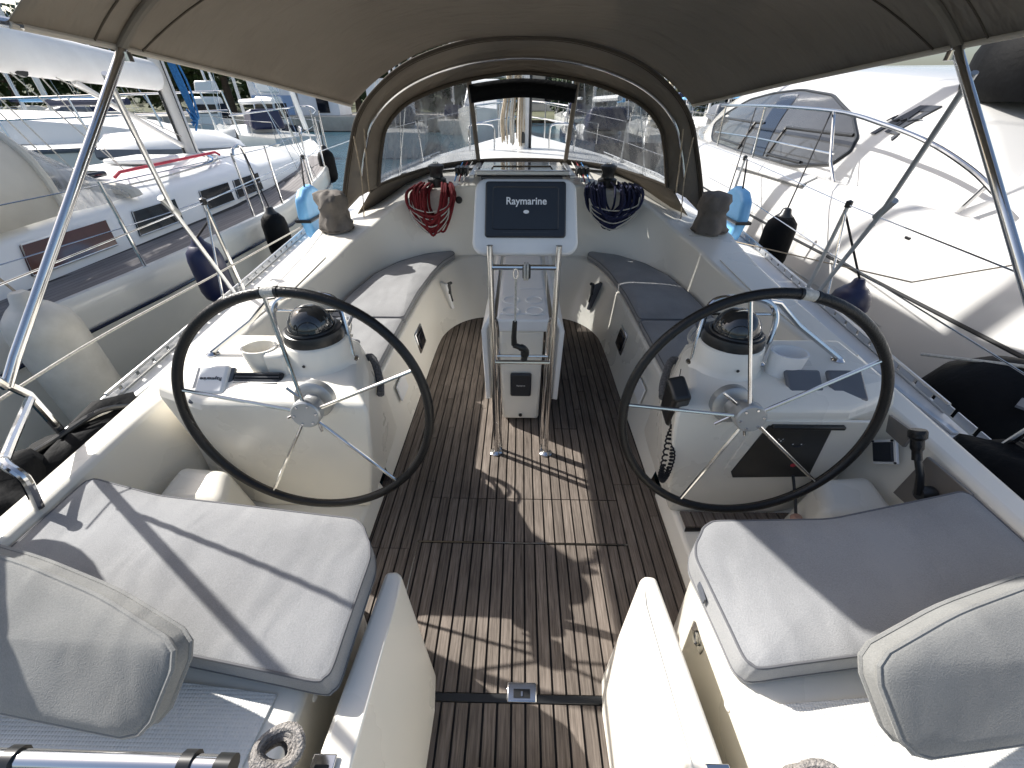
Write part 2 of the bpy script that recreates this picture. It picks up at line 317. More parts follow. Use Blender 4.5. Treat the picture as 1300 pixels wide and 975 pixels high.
# coaming and bulkhead: one moulding for each side, swept round to the companionway
ST = [  # bottom, inner top, outer top, deck
    ((1.48, -.2, .02), (1.49, -.2, .64), (1.58, -.2, .64), (1.66, -.2, .44)),
    ((1.48, .3, .02), (1.50, .3, .64), (1.60, .3, .64), (1.68, .3, .45)),
    ((1.48, .81, .02), (1.52, .81, .64), (1.63, .81, .64), (1.71, .81, .46)),
    ((1.47, 1.25, .02), (1.54, 1.25, .645), (1.66, 1.25, .645), (1.74, 1.25, .47)),
    ((1.38, 1.8, .30), (1.50, 1.8, .665), (1.68, 1.8, .665), (1.77, 1.8, .50)),
    ((1.31, 2.4, .40), (1.44, 2.4, .695), (1.69, 2.4, .695), (1.79, 2.4, .50)),
    ((1.29, 2.9, .42), (1.39, 2.95, .725), (1.71, 2.95, .725), (1.82, 2.95, .52)),
    ((1.24, 3.25, .42), (1.37, 3.3, .755), (1.74, 3.35, .755), (1.86, 3.35, .53)),
    ((1.14, 3.52, .42), (1.29, 3.58, .80), (1.76, 3.72, .785), (1.9, 3.75, .53)),
    ((.98, 3.74, .42), (1.12, 3.82, .93), (1.52, 4.25, .86), (1.9, 4.3, .54)),
    ((.80, 3.87, .42), (.92, 3.93, 1.0), (1.2, 4.6, 1.02), (1.88, 4.75, .56)),
    ((.60, 3.95, .42), (.66, 3.98, 1.05), (.8, 4.8, 1.10), (1.3, 5.2, .95)),
    ((.36, 3.97, .10), (.36, 4.0, 1.08), (.36, 4.9, 1.13), (.36, 5.4, 1.10))]
for s in (-1, 1):
    rows = [catmull([Vector(st[k]) for st in ST], 5) for k in range(4)]
    rings = [[(s * r[i].x, r[i].y, r[i].z) for r in rows] for i in range(len(rows[0]))]
    MB().loft(rings).build('coaming', GEL, yacht, bevel=.022, segs=3, ang=50)
# companionway: recess with grey doors and a dark acrylic hatch
MB().box((0, 4.10, .60), (.74, .03, 1.06)).build('companionway_door', GRYBLUE, yacht, bevel=.01)
for s in (-1, 1):
    MB().box((s * .335, 4.0, .58), (.07, .06, .98)).build('door_frame', GRYBLUE, yacht, bevel=.008)
    MB().box((s * .45, 4.42, 1.135), (.05, .86, .03)).build('hatch_track', ALU, yacht, bevel=.006)
ht = MB().box((0, 4.42, 1.15), (.80, .84, .03)).build('sliding_hatch', DARKGL, yacht, bevel=.01)
MB().box((0, 4.02, 1.165), (.84, .05, .04)).build('hatch_lip', ALU, ht, bevel=.008)
MB().tube([(-.28, 4.18, 1.165), (-.26, 4.18, 1.195), (.26, 4.18, 1.195), (.28, 4.18, 1.165)], .009, 6).build('hatch_handle', STEEL, ht)
# coachroof ahead of the hood
CR = [(4.6, 1.34, 1.10), (5.4, 1.28, 1.10), (6.4, 1.15, 1.09), (7.4, .98, 1.06), (8.2, .78, 1.0), (8.9, .5, .86), (9.2, .3, .84)]
m = MB(); m.loft([[(-b - .08, y, dz(y) - .02), (-b, y, z - .10), (-b + .12, y, z - .02), (-b * .4, y, z + .03), (b * .4, y, z + .03), (b - .12, y, z - .02), (b, y, z - .10), (b + .08, y, dz(y) - .02)] for y, b, z in CR]); m.build('coachroof', GELW, yacht, ang=50)
# benches ahead of the helms: riser following the floor's round corner, and the seat top
BASE = [(.70, .86), (.70, 1.5), (.695, 2.3), (.69, 2.95), (.655, 3.2), (.56, 3.38), (.42, 3.49), (.25, 3.52), (0, 3.53)]
TOPE = [(.78, .86), (.78, 1.5), (.775, 2.3), (.765, 2.9), (.74, 3.3), (.69, 3.6), (.60, 3.82), (.42, 3.93), (0, 3.96)]
COB = [(1.50, .86), (1.47, 1.5), (1.33, 2.3), (1.30, 2.9), (1.25, 3.3), (1.12, 3.6), (.93, 3.82), (.62, 3.97), (0, 3.99)]
bz = lambda i: .10 if i == 0 else .45
for s in (-1, 1):
    a = catmull([(x, y, .002) for x, y in BASE[1:]], 5); b = catmull([(x, y, .45) for x, y in TOPE[1:]], 5); c = catmull([(x, y, .45) for x, y in COB[1:]], 5)
    mid = [p.lerp(q, .12) + Vector((0, 0, 0)) for p, q in zip(a, b)]
    MB().loft([[(s * p.x, p.y, p.z), (s * q.x, q.y, q.z + .0), (s * r.x, r.y, r.z), (s * t.x, t.y, t.z)] for p, q, r, t in zip(a, mid, b, c)]).build('bench', GEL, yacht, bevel=.018, segs=3, ang=50)
    # oval locker latch, port light and winch-handle pocket in the bench riser
    lt = MB().box((s * .725, 2.02, .25), (.012, .16, .11), Matrix.Rotation(s * .17, 3, 'Y')).build('access_lid', WHITE, yacht, bevel=.03, segs=4)
    pl = MB().box((s * .738, 2.62, .26), (.02, .19, .16), Matrix.Rotation(s * .16, 3, 'Y')).build('port_light', STEEL, yacht, bevel=.035, segs=4)
    MB().box((s * .728, 2.62, .26), (.016, .14, .11), Matrix.Rotation(s * .16, 3, 'Y')).build('glass', DARKGL, pl, bevel=.03, segs=4)
    rot = Matrix.Rotation(-s * R(42), 3, 'Z') @ Matrix.Rotation(s * .20, 3, 'Y')
    pk = MB().box((s * .655, 3.40, .27), (.03, .10, .25), rot).build('winch_handle_pocket', GRYBLUE if s > 0 else WHITE, yacht, bevel=.008)
    MB().box((s * .640, 3.392, .30), (.022, .07, .17), rot).build('pocket_opening', BLKP, pk, bevel=.006)
    MB().tube([(s * .62, 3.36, .30), (s * .625, 3.38, .39), (s * .60, 3.33, .41)], .014, 7).build('winch_handle', BLKP, pk)
    MB().box((s * .745, 1.78, .22), (.02, .05, .05), Matrix.Rotation(s * .17, 3, 'Y')).build('latch', STEEL, yacht, bevel=.01)
# coaming locker lids: hairline raised panels
for s in (-1, 1):
    MB().prism([(s * 1.46, 2.42, .6965), (s * 1.46, 3.0, .727), (s * 1.66, 3.0, .727), (s * 1.66, 2.42, .6965)], [(s * 1.46, 2.42, .7035), (s * 1.46, 3.0, .734), (s * 1.66, 3.0, .734), (s * 1.66, 2.42, .7035)]).build('coaming_lid', GEL, yacht, bevel=.003)
    MB().prism([(s * 1.53, 1.75, .662), (s * 1.48, 2.36, .6925), (s * 1.66, 2.36, .6925), (s * 1.665, 1.75, .662)], [(s * 1.53, 1.75, .669), (s * 1.48, 2.36, .6995), (s * 1.66, 2.36, .6995), (s * 1.665, 1.75, .669)]).build('coaming_lid', GEL, yacht, bevel=.003)
# helm seat boxes, foot wells
for s in (-1, 1):
    F = [(.52, -.2), (.52, .62), (.56, .74), (.66, .83), (1.0, .86), (1.47, .93), (1.47, -.2)]
    MB().prism([(s * (x + .03 * (x < .6)), y, .002) for x, y in F], [(s * x, y, .52) for x, y in F]).build('helm_seat_box', GEL, yacht, bevel=.02, segs=3)
    MB().prism([(s * .70, .80, .002), (s * .70, 1.42, .002), (s * 1.49, 1.42, .002), (s * 1.49, .80, .002)], [(s * .73, .80, .10), (s * .73, 1.42, .10), (s * 1.48, 1.42, .10), (s * 1.48, .80, .10)]).build('foot_well', GEL, yacht, bevel=.015)
    # moulded foot brace
    MB().prism([(s * 1.12, .97, .10), (s * 1.46, .95, .10), (s * 1.46, 1.22, .10), (s * 1.20, 1.20, .10)], [(s * 1.18, 1.02, .40), (s * 1.46, 1.00, .40), (s * 1.46, 1.20, .42), (s * 1.24, 1.18, .42)]).build('foot_brace', GEL, yacht, bevel=.04, segs=4)
    # dimpled pads behind the cushions
    MB().prism([(s * .60, .20, .521), (s * .585, .36, .521), (s * 1.30, .42, .521), (s * 1.40, .22, .521)], [(s * .60, .20, .526), (s * .585, .36, .526), (s * 1.30, .42, .526), (s * 1.40, .22, .526)]).build('nonskid_pad', PAD, yacht, bevel=.002)
for s in (-1, 1):
    lp = MB().box((s * .528, .56, .40), (.008, .075, .05), Matrix.Rotation(s * .06, 3, 'Y')).build('locker_latch', STEEL, yacht, bevel=.004)
    MB().tube([(s * .520, .56 + .018 * math.cos(a), .395 + .018 * math.sin(a)) for a in [k * math.pi / 8 for k in range(16)]], .003, 5, closed=True).build('latch_ring', STEEL, lp)
    MB().lathe([(.012, 0), (.012, .006), (.004, .01), (0, .01)], (s * .527, .38, .45), 12, Matrix.Rotation(R(-90 * s), 3, 'Y')).build('snap_stud', WHITE, yacht)
# teak step on the right foot well
stp = MB().prism([(.745, 1.13, .101), (1.43, 1.15, .101), (1.43, 1.235, .101), (.80, 1.235, .101)], [(.745, 1.13, .108), (1.43, 1.15, .108), (1.43, 1.235, .108), (.80, 1.235, .108)]).build('teak_step', CAULK, yacht)
for k in range(13):
    x = .775 + k * .05
    MB().box((x, 1.188, .113), (.044, .083, .009)).build('plank', TEAK, stp)
# cockpit floor of teak planks on black caulking
fl = MB().box((0, 1.75, -.018), (1.46, 3.7, .02)).build('cockpit_floor', CAULK, yacht)
PP = .048
def fend(x):
    a = abs(x)
    return 3.52 if a < .25 else 3.03 + .49 * math.sqrt(max(0, 1 - ((a - .25) / .47) ** 2))
for k in range(-15, 16):
    x = k * PP; inside = -.48 < x < .50
    cuts = [(-.25, .508)] if abs(x) < .33 else []
    ends = [(.538, 1.118), (1.131, 1.3785), (1.3835, fend(x))] if inside else [(.538, fend(x))]
    segs = list(cuts)
    for a, b in ends:
        while b - a > 1.5:
            c = a + random.choice((.55, .75, .95, 1.15)); segs.append((a, c - .0015)); a = c + .0015
        segs.append((a, b))
    for a, b in segs:
        if b - a < .02: continue
        e = fend(x - PP / 2), fend(x + PP / 2); wv = PP / 2 - .0041; dzp = random.uniform(-.0006, .0006)
        bl, br = (min(b, e[0]), min(b, e[1]))
        q = [(x - wv, a), (x + wv, a), (x + wv, br), (x - wv, bl)]
        MB().prism([(u, v, -.008) for u, v in q], [(u, v, .0 + dzp) for u, v in q]).build('plank', TEAK, fl, flat=True)
MB().box((.015, 1.1245, -.002), (.98, .006, .008)).build('hatch_trim', STEEL, fl)
MB().box((-.476 + .002, .83, -.002), (.004, .60, .008)).build('hatch_trim', STEEL, fl)
MB().box((.012, .523, -.0025), (.62, .026, .013)).build('rubber_seal', BLKP, fl, bevel=.003)
lc = MB().box((.012, .540, .004), (.105, .060, .012)).build('hatch_latch', STEEL, fl, bevel=.012, segs=3)
MB().box((.012, .535, .0105), (.058, .026, .004)).build('latch_recess', BLKP, lc)
MB().box((.012, .533, .0135), (.006, .014, .004)).build('latch_key', STEEL, lc)
bd = MB().box((.02, .235, .028), (.36, .20, .05)).build('step_board', TEAK, yacht, bevel=.006)
MB().lathe([(0.0, .053), (.013, .053), (.013, .06), (0, .061)], (.075, .315, 0), 12).build('bolt', REDP, bd)
# floor nosing left and right of the gate
# ================================================================== gates beside the walkway
for s in (-1, 1):
    g = thing('helm_gate', 'cream moulded gate slab on the %s of the aft walkway' % side(s), 'gate', (s * .38, .45, 0), 'moulded slabs flanking the walkway')
    bot = [(.285, -.05), (.280, .48), (.295, .585), (.345, .635), (.47, .64), (.49, -.05)]
    top = [(.365, -.05), (.350, .58), (.352, .655), (.372, .672), (.405, .668), (.455, -.05)]
    MB().prism([(s * x, y, .003) for x, y in bot], [(s * x, y, .55 if y < .6 else .535) for x, y in top]).build('slab', GEL, g, bevel=.012, segs=3)
    MB().box((s * .415, .225, .5525), (.05, .045, .006)).build('catch_plate', STEEL, g, bevel=.002)
    MB().box((s * .415, .215, .556), (.03, .03, .006)).build('catch', BLKP, g, bevel=.002)
# ================================================================== cushions
def cushion(name, label, poly, z0, z1, m, group, curve=.0, pr=.0038, inset=.016):
    """rounded slab: rings lofted from the bottom up to a crowned top, with piping along both edges"""
    t = thing(name, label, 'cushion', (poly[0][0], poly[0][1], z0), group)
    P = catmull([(x, y, 0) for x, y in poly], 4, True); n = len(P); c = sum(P, Vector()) / n
    def ring(k, z): return [Vector((c.x + (p.x - c.x) * k, c.y + (p.y - c.y) * k, z)) for p in P]
    def off(d, z):
        out = []
        for i, p in enumerate(P):
            t_ = (P[(i + 1) % n] - P[i - 1]).normalized(); nn = Vector((t_.y, -t_.x, 0))
            if nn.dot(c - p) < 0: nn = -nn
            out.append(Vector((p.x + nn.x * d, p.y + nn.y * d, z)))
        return out
    rings = [off(.006, z0), off(.001, z0 + .008), off(0, z0 + .02), off(.0, z1 - .012), off(.002, z1 - .003), off(.008, z1)]
    for k, h in ((.88, .006), (.7, .012), (.5, .016), (.25, .018), (.05, .018)):
        rings.append([Vector((c.x + (p.x - c.x) * k, c.y + (p.y - c.y) * k, z1 + h)) for p in off(.008, 0)])
    b = MB(); b.loft(rings, True, True); b.build('pad', m, t, ang=60)
    MB().tube(off(.003, z1 - .003), pr, 6, closed=True).build('piping', PIPE, t)
    MB().tube(off(.001, z0 + .022), pr * .8, 6, closed=True).build('piping', PIPE, t)
    return t
def rcorner(pts, r=.05):
    out = []
    n = len(pts)
    for i in range(n):
        a, b, c = (Vector(pts[i - 1]), Vector(pts[i]), Vector(pts[(i + 1) % n]))
        u = (a - b).normalized(); v = (c - b).normalized(); d = min(r, (a - b).length * .4, (c - b).length * .4)
        out += [tuple(b + u * d), tuple((b + u * d * .35 + v * d * .35) ), tuple(b + v * d)]
        L = (c - b).length
        for k in range(1, 4): out.append(tuple((b + v * d).lerp(c - v * min(r, L * .4), k / 4)))
    return out
cushion('helm_seat_cushion', 'thick grey helm seat cushion at lower right, mostly in shadow', rcorner([(.50, .70), (.58, .805), (.97, .82), (1.23, .88), (1.505, .945), (1.50, .52), (.92, .445), (.528, .395)], .032), .525, .622, CUSH, 'thick helm seat cushions')
cushion('helm_seat_cushion', 'thick grey helm seat cushion at lower left, crossed by pole shadows', rcorner([(-.43, .68), (-.50, .79), (-.93, .84), (-1.20, .87), (-1.505, .945), (-1.50, .52), (-.92, .42), (-.435, .35)], .032), .525, .622, CUSH, 'thick helm seat cushions')
rc_ = [o for o in bpy.data.objects if o.get('label', '').startswith('thick grey helm seat cushion at lower right')][0]
MB().box((.504, .60, .575), (.004, .05, .024), Matrix.Rotation(-.06, 3, 'Z')).build('care_tag', GRYBLUE, rc_)
for s in (-1, 1):
    cushion('bench_cushion', 'long grey bench cushion on the %s curving to the forward bulkhead' % side(s), [(s * x, y) for x, y in rcorner([(.785, 2.47), (.785, 2.9), (.75, 3.35), (.70, 3.62), (.62, 3.83), (.66, 3.93), (.90, 3.83), (1.10, 3.60), (1.22, 3.30), (1.275, 2.9), (1.29, 2.47)], .03)], .452, .505, CUSH, 'grey bench cushions', pr=.003)
    cushion('bench_cushion', 'short grey bench cushion on the %s ending at the helm console' % side(s), [(s * x, y) for x, y in rcorner([(.785, 1.72), (.785, 2.45), (1.29, 2.45), (1.345, 1.72)], .03)], .452, .505, CUSH, 'grey bench cushions', pr=.003)
# backrest cushions leaning on the stern rail: slab with its broad face up and forward
def backrest(s, label):
    A, B_, C_, D = Vector((.67, .338, .82)), Vector((.745, .232, .665)), Vector((1.62, .30, .67)), Vector((1.62, .60, .84))
    mid_t = A.lerp(D, .5) + Vector((0, .03, .0)); mid_b = B_.lerp(C_, .5) + Vector((0, .02, -.01))
    out = [A, A.lerp(mid_t, .5) + Vector((0, .012, 0)), mid_t, D, C_, mid_b, B_]
    nrm = (D - A).cross(B_ - A).normalized()
    if nrm.z < 0: nrm = -nrm
    P = []
    c = sum(out, Vector()) / len(out)
    R_ = []
    n = len(out)
    for i in range(n):
        a, b, d = out[i - 1], out[i], out[(i + 1) % n]
        u = (a - b).normalized(); v = (d - b).normalized(); q = min(.045, (a - b).length * .4, (d - b).length * .4)
        R_ += [b + u * q, b + u * q * .3 + v * q * .3, b + v * q]
    def ring(k, h): return [Vector(((c + (p - c) * k) + nrm * h)) * 1 for p in R_]
    rings = [ring(.95, -.05), ring(.99, -.044), ring(1, -.034), ring(1, -.012), ring(.99, -.003), ring(.965, .002), ring(.8, .006), ring(.5, .010), ring(.1, .011)]
    t = thing('backrest_cushion', label, 'cushion', (s * .735, .225, .655), 'backrest cushions on the stern rail')
    MB().loft([mx([tuple(p) for p in r], s) for r in rings], True, True).build('pad', CUSHB, t, ang=60)
    MB().tube(mx([tuple(p) for p in ring(.997, -.006)], s), .0055, 6, closed=True).build('piping', CUSHB, t)
    MB().tube(mx([tuple(p) for p in ring(.997, -.04)], s), .005, 6, closed=True).build('piping', CUSHB, t)
backrest(-1, 'warm grey backrest cushion cut off by the lower left corner')
backrest(1, 'warm grey backrest cushion cut off by the lower right edge')
# ================================================================== helm consoles
for s in (-1, 1):
    nm = 'cream helm console with compass and white-covered instrument behind the left wheel' if s < 0 else 'cream helm console with compass and engine panel behind the right wheel'
    c = thing('helm_console', nm, 'helm console', (s * 1.0, 1.4, .1), 'helm consoles')
    # body: stacked outlines (x, y) at rising heights
    lv = [(.101, [(.71, 1.24), (1.20, 1.24), (1.47, 1.30), (1.46, 1.80), (.72, 1.80), (.71, 1.5)]),
          (.45, [(.63, 1.225), (1.20, 1.235), (1.45, 1.30), (1.44, 1.80), (.75, 1.80), (.67, 1.5)]),
          (.725, [(.575, 1.178), (1.22, 1.188), (1.46, 1.28), (1.46, 1.74), (.80, 1.74), (.66, 1.45)]),
          (.762, [(.585, 1.185), (1.22, 1.195), (1.46, 1.30), (1.46, 1.70), (.82, 1.70), (.68, 1.45)]),
          (.798, [(.66, 1.285), (1.22, 1.275), (1.44, 1.34), (1.45, 1.66), (.84, 1.66), (.71, 1.45)])]
    body = MB().loft([[(s * x, y, z) for x, y in p] for z, p in lv], True, True).build('body', GEL, c, bevel=.014, segs=3, ang=22)
    # turret and compass
    cx, cy = s * .845, 1.455; q = -.062
    MB().lathe([(.152, .79), (.140, .808), (.132, .825), (.127, .893), (.118, .903), (0, .903)], (cx, cy, 0), 40, sy=.95).build('turret', GEL, c, ang=50)
    cp = MB().lathe([(a, b + q) for a, b in ((.118, .962), (.119, .985), (.112, 1.005), (.098, 1.012), (.09, 1.012), (0, 1.012))], (cx, cy, 0), 40, sy=.95).build('compass', BLKP, c, ang=40)
    MB().lathe([(a, b + q) for a, b in ((.088, 1.010), (.087, 1.03), (.079, 1.055), (.062, 1.08), (.038, 1.096), (.015, 1.101), (0, 1.1015))], (cx, cy - .005, 0), 36).build('dome', CHROME, cp, ang=80)
    MB().tube([(cx + .093 * math.cos(a), cy - .005 + .093 * math.sin(a), 1.013 + q) for a in [k * math.pi / 16 for k in range(32)]], .006, 6, closed=True).build('bezel', BLKP, cp)
    MB().tube([(cx + s * .062 * math.cos(a), cy - .03 + .02 * math.sin(a), 1.016 + q + .087 * math.sin(a)) for a in [k * math.pi / 14 for k in range(15)]], .005, 6).build('hood_ring', STEEL if s > 0 else BLKP, cp)
    MB().lathe([(0, 0), (.006, 0), (.006, .003), (0, .004)], (cx - .01, cy - .128, .84), 8, Matrix.Rotation(R(90), 3, 'X')).build('screw', BLKP, c)
    # cup holder beside the turret
    ux = s * 1.045; uy = 1.385
    MB().lathe([(.052, .76), (.060, .82), (.066, .885), (.066, .895), (.058, .895), (.052, .85), (.05, .845), (0, .843)], (ux, uy, 0), 28, sx=1.05, sy=.85).build('cup_holder', GEL if s < 0 else WHITE, c, ang=40)
    if s < 0: MB().box((-.965, 1.375, .835), (.09, .10, .11)).build('cup_bracket', GEL, c, bevel=.015)
    # stainless guard round the compass and the long grab rail outboard
    gp = catmull([(.715, 1.46, .80), (.73, 1.50, .92), (.75, 1.53, 1.01), (.80, 1.545, 1.045), (.94, 1.545, 1.045), (1.01, 1.53, 1.015), (1.025, 1.50, .94), (.985, 1.45, .80)], 5)
    MB().tube(mx([tuple(p) for p in gp], s), .0115, 10).build('compass_guard', STEEL, c)
    MB().tube(mx([(.752, 1.53, .985), (1.012, 1.53, .985)], s), .006, 8).build('guard_bar', STEEL, c)
    for fx, fy in ((.715, 1.46), (.985, 1.45)): MB().lathe([(.024, .795), (.024, .802), (.014, .807), (0, .807)], (s * fx, fy, 0), 14).build('foot_plate', STEEL, c)
    MB().tube(mx([(.96, 1.545, 1.04), (1.05, 1.56, 1.02), (1.15, 1.54, .93), (1.33, 1.48, .81)], s), .011, 10).build('grab_rail', STEEL, c)
    MB().lathe([(.026, .795), (.026, .803), (.015, .813), (0, .813)], (s * 1.33, 1.48, 0), 14).build('foot_plate', STEEL, c)
    # instrument shelf
    if s > 0:
        for ix in (1.085, 1.245):
            ii = MB().box((ix, 1.292, .800), (.135, .125, .022), Matrix.Rotation(R(38), 3, 'X')).build('instrument_cover', GRYBLUE, c, bevel=.012, segs=3)
            MB().box((ix, 1.2865, .807), (.06, .004, .004), Matrix.Rotation(R(38), 3, 'X')).build('cover_logo', BRIGHT, ii)
    else:
        ii = MB().box((-1.20, 1.28, .803), (.115, .12, .03), Matrix.Rotation(R(36), 3, 'X')).build('instrument_cover', WHITE, c, bevel=.012, segs=3)
        MB().box((-1.205, 1.272, .783), (.15, .15, .02), Matrix.Rotation(R(36), 3, 'X')).build('instrument_bezel', GRYBLUE, c, bevel=.006)
        text('Raymarine', .020, Matrix.Translation((-1.20, 1.2707, .8163)) @ Matrix.Rotation(R(36), 4, 'X') @ Matrix.Rotation(R(180), 4, 'Z'), DKGREY, 'cover_lettering', ii)
        vb = MB().box((-1.035, 1.272, .777), (.19, .12, .016), Matrix.Rotation(R(36), 3, 'X')).build('speaker_grille', BLKP, c, bevel=.004)
        for k in range(8):
            yy = 1.272 + (k - 3.5) * .0135 * math.cos(R(36)); zz = .777 + .0085 + (k - 3.5) * .0135 * math.sin(R(36))
            MB().box((-1.035, yy - .004, zz + .004), (.175, .006, .006), Matrix.Rotation(R(36), 3, 'X')).build('slat', DKGREY, vb)
    # wheel flange on the aft face
    fr = Matrix.Rotation(R(90 - 8), 3, 'X')
    MB().lathe([(0.0, -.02), (.072, -.02), (.072, .010), (.064, .016), (.034, .018), (.030, .03), (.030, .09), (0, .09)], (s * .765, 1.183, .79), 32, fr).build('wheel_flange', HUBGREY, c, ang=40)
# engine panel and recess on the right console
econ = bpy.data.objects['helm_console.001']
fy_ = lambda z: (1.2405 - (z - .10) * .0143 if z < .45 else 1.2355 - (z - .45) * .20)
def facep(pts, d): return [(x, fy_(z) - d, z) for x, z in pts]
rcp = [(.89, .715), (1.33, .715), (1.36, .68), (1.30, .36), (1.26, .345), (.90, .345), (.875, .38)]
MB().prism(facep(rcp, -.01)[::-1], facep(rcp, .003)[::-1]).build('panel_recess', GEL, econ, bevel=.003)
epp = [(.935, .69), (1.175, .69), (1.18, .67), (1.245, .365), (.925, .352), (.905, .39)]
MB().prism(facep(epp, .002)[::-1], facep(epp, .010)[::-1]).build('engine_panel', BLKP, econ, bevel=.002)
ep = [o for o in econ.children if o.name.startswith('engine_panel')][0]
for gx, gz, r in ((1.0, .49, .042), (1.0, .62, .03), (1.09, .60, .03)):
    fy = fy_(gz) - .0115
    MB().tube([(gx + r * math.cos(a), fy, gz + r * math.sin(a)) for a in [k * math.pi / 12 for k in range(24)]], .0022, 5, closed=True).build('gauge', DKGREY, ep)
    for k in range(10):
        a = R(-40 + k * 29); MB().box((gx + r * .72 * math.cos(a), fy, gz + r * .72 * math.sin(a)), (.004, .003, .004)).build('gauge_tick', BRIGHT, ep)
    MB().box((gx - .005, fy, gz + .004), (r, .003, .003), Matrix.Rotation(.7, 3, 'Y')).build('needle', BRIGHT, ep)
MB().lathe([(.012, 0), (.012, .015), (0, .016)], (1.14, fy_(.45) - .008, .45), 12, Matrix.Rotation(R(90), 3, 'X')).build('start_button', REDP, ep)
MB().box((1.08, fy_(.69) - .012, .69), (.27, .02, .016)).build('panel_hood', BLKP, ep, bevel=.004)
MB().tube([(1.16, 1.21, .39), (1.16, 1.15, .33), (1.15, 1.09, .28)], .006, 8).build('fuel_stop_stem', BLKP, econ)
MB().lathe([(0, -.022), (.016, -.018), (.024, 0), (.016, .018), (0, .022)], (1.15, 1.08, .27), 16).build('fuel_stop_knob', mat('faded_red_plastic', (.42, .25, .19), .5), econ)
# ================================================================== steering wheels
def wheel(s, c, spokes, label, band):
    t = thing('steering_wheel', label, 'steering wheel', c, 'twin steering wheels')
    th = R(8.1); ph = R(2.4) * -s
    u = Vector((math.cos(ph), math.sin(ph), 0)); n0 = Vector((-math.sin(ph), math.cos(ph), 0)); v = Vector((0, 0, 1)) * math.cos(th) + n0 * math.sin(th); n = u.cross(v)   # n points forward or back
    if n.y > 0: n = -n
    C0 = Vector(c); RR = .42
    P = lambda a, r, h=0: C0 + u * (r * math.cos(a)) + v * (r * math.sin(a)) + n * h
    g = R(band); gap = R(2.6)
    N = 96; arc = [g + gap + (2 * math.pi - 2 * gap) * k / N for k in range(N + 1)]
    rim = MB().tube([P(a, RR) for a in arc], 0.0158, 12).build('rim', BLACK, t)
    MB().tube([P(a, RR - .0158) for a in arc], .0016, 5).build('stitching', SEAM, rim)
    MB().tube([P(g - gap + 2 * gap * k / 6, RR) for k in range(7)], .0165, 12).build('rim_band', ROPEW, t)
    for q in (-1, 1): MB().tube([P(g + q * gap * 1.1, RR), P(g + q * gap * 1.5, RR)], .018, 12).build('whipping', BLKP, t)
    B3 = Matrix((u, v, n)).transposed()
    MB().lathe([(0, .026), (.046, .026), (.051, .021), (.051, -.010), (.042, -.016), (0, -.016)], c, 32, B3).build('hub', HUBGREY, t, ang=40)
    for k in range(6):
        a = R(spokes[0] + 30 + 60 * k); MB().lathe([(0, .030), (.004, .030), (.0055, .027), (.0055, .024), (0, .024)], P(a, .037), 8, B3).build('bolt', STEEL, t)
    for a in spokes:
        a = R(a); MB().tube([P(a, .04, .008), P(a, RR - .01)], .0062, 8).build('spoke', STEEL, t)
    k = 0
    for a in spokes[:3]:      # brake knob handles behind the hub
        b = R(a + 38); MB().tube([P(b, .03, -.035), P(b, .105, -.035)], .005, 8).build('brake_handle', STEEL, t)
    MB().lathe([(0, -.02), (.034, -.022), (.036, -.05), (0, -.05)], c, 20, B3).build('brake_knob', HUBGREY, t)
    return t
wheel(-1, (-.742, 1.085, .81), [95.5, 167, 239, 310.5, 22], 'black leather steering wheel on the left, before the console with the white instrument cover', 93)
wheel(1, (.770, 1.080, .82), [104, 176.5, 248, 319, 32], 'black leather steering wheel on the right, before the console with the engine panel', 81.5)
# ================================================================== cockpit table with chartplotter guard
tb = thing('cockpit_table', 'white folding cockpit table with hanging leaves and cup holders behind the stainless guard', 'table', (0, 2.5, 0))
MB().prism([(-.112, 2.0, .02), (.118, 2.0, .02), (.118, 2.42, .02), (-.112, 2.42, .02)], [(-.12, 1.995, .655), (.126, 1.995, .655), (.126, 2.42, .655), (-.12, 2.42, .655)]).build('pedestal', GEL, tb, bevel=.018, segs=3)
MB().box((0, 3.0, .33), (.22, .22, .62)).build('pedestal', GEL, tb, bevel=.015)
tp = MB().box((.01, 2.6, .695), (.285, 1.25, .075)).build('tray', WHITE, tb, bevel=.012, segs=3)
MB().box((.01, 2.62, .7345), (.255, 1.16, .006)).build('tray_panel', WHITE, tp, bevel=.003)
for cx in (-.058, .075):
    for cy in (2.075, 2.225):
        MB().lathe([(.053, .737), (.053, .741), (.044, .7435), (.0415, .7395), (.038, .7385), (0, .7385)], (cx, cy, 0), 28).build('cup_ring', WHITE, tp, ang=30)
MB().box((.06, 2.52, .739), (.15, .26, .005)).build('tray_lid', WHITE, tp, bevel=.012, segs=3)
for s in (-1, 1):
    lv = [(.160, 2.03, .735), (.160, 3.22, .735), (.200, 3.22, .71), (.205, 3.22, .12), (.195, 2.14, .08), (.195, 2.03, .16), (.205, 2.0, .66)]
    MB().prism([(.01 + s * x, y, z) for x, y, z in lv], [(.01 + s * (x + .028), y, z - .004) for x, y, z in lv]).build('leaf', WHITE, tb, bevel=.008, segs=3)
sq = MB().box((.003, 1.985, .30), (.125, .022, .165)).build('instrument_box', DKGREY, tb, bevel=.012, segs=3)
text('Raymarine', .012, Matrix.Translation((.003, 1.9735, .30)) @ Matrix.Rotation(R(90), 4, 'X'), BRIGHT, 'lettering', sq, .0006)
MB().lathe([(.011, 0), (.011, .006), (0, .007)], (.003, 1.995, .06), 12, Matrix.Rotation(R(90), 3, 'X')).build('drain_plug', BLKP, tb)
gd = thing('chartplotter_guard', 'stainless tubular guard frame rising from the teak floor to the chartplotter', 'guard rail', (0, 1.715, 0))
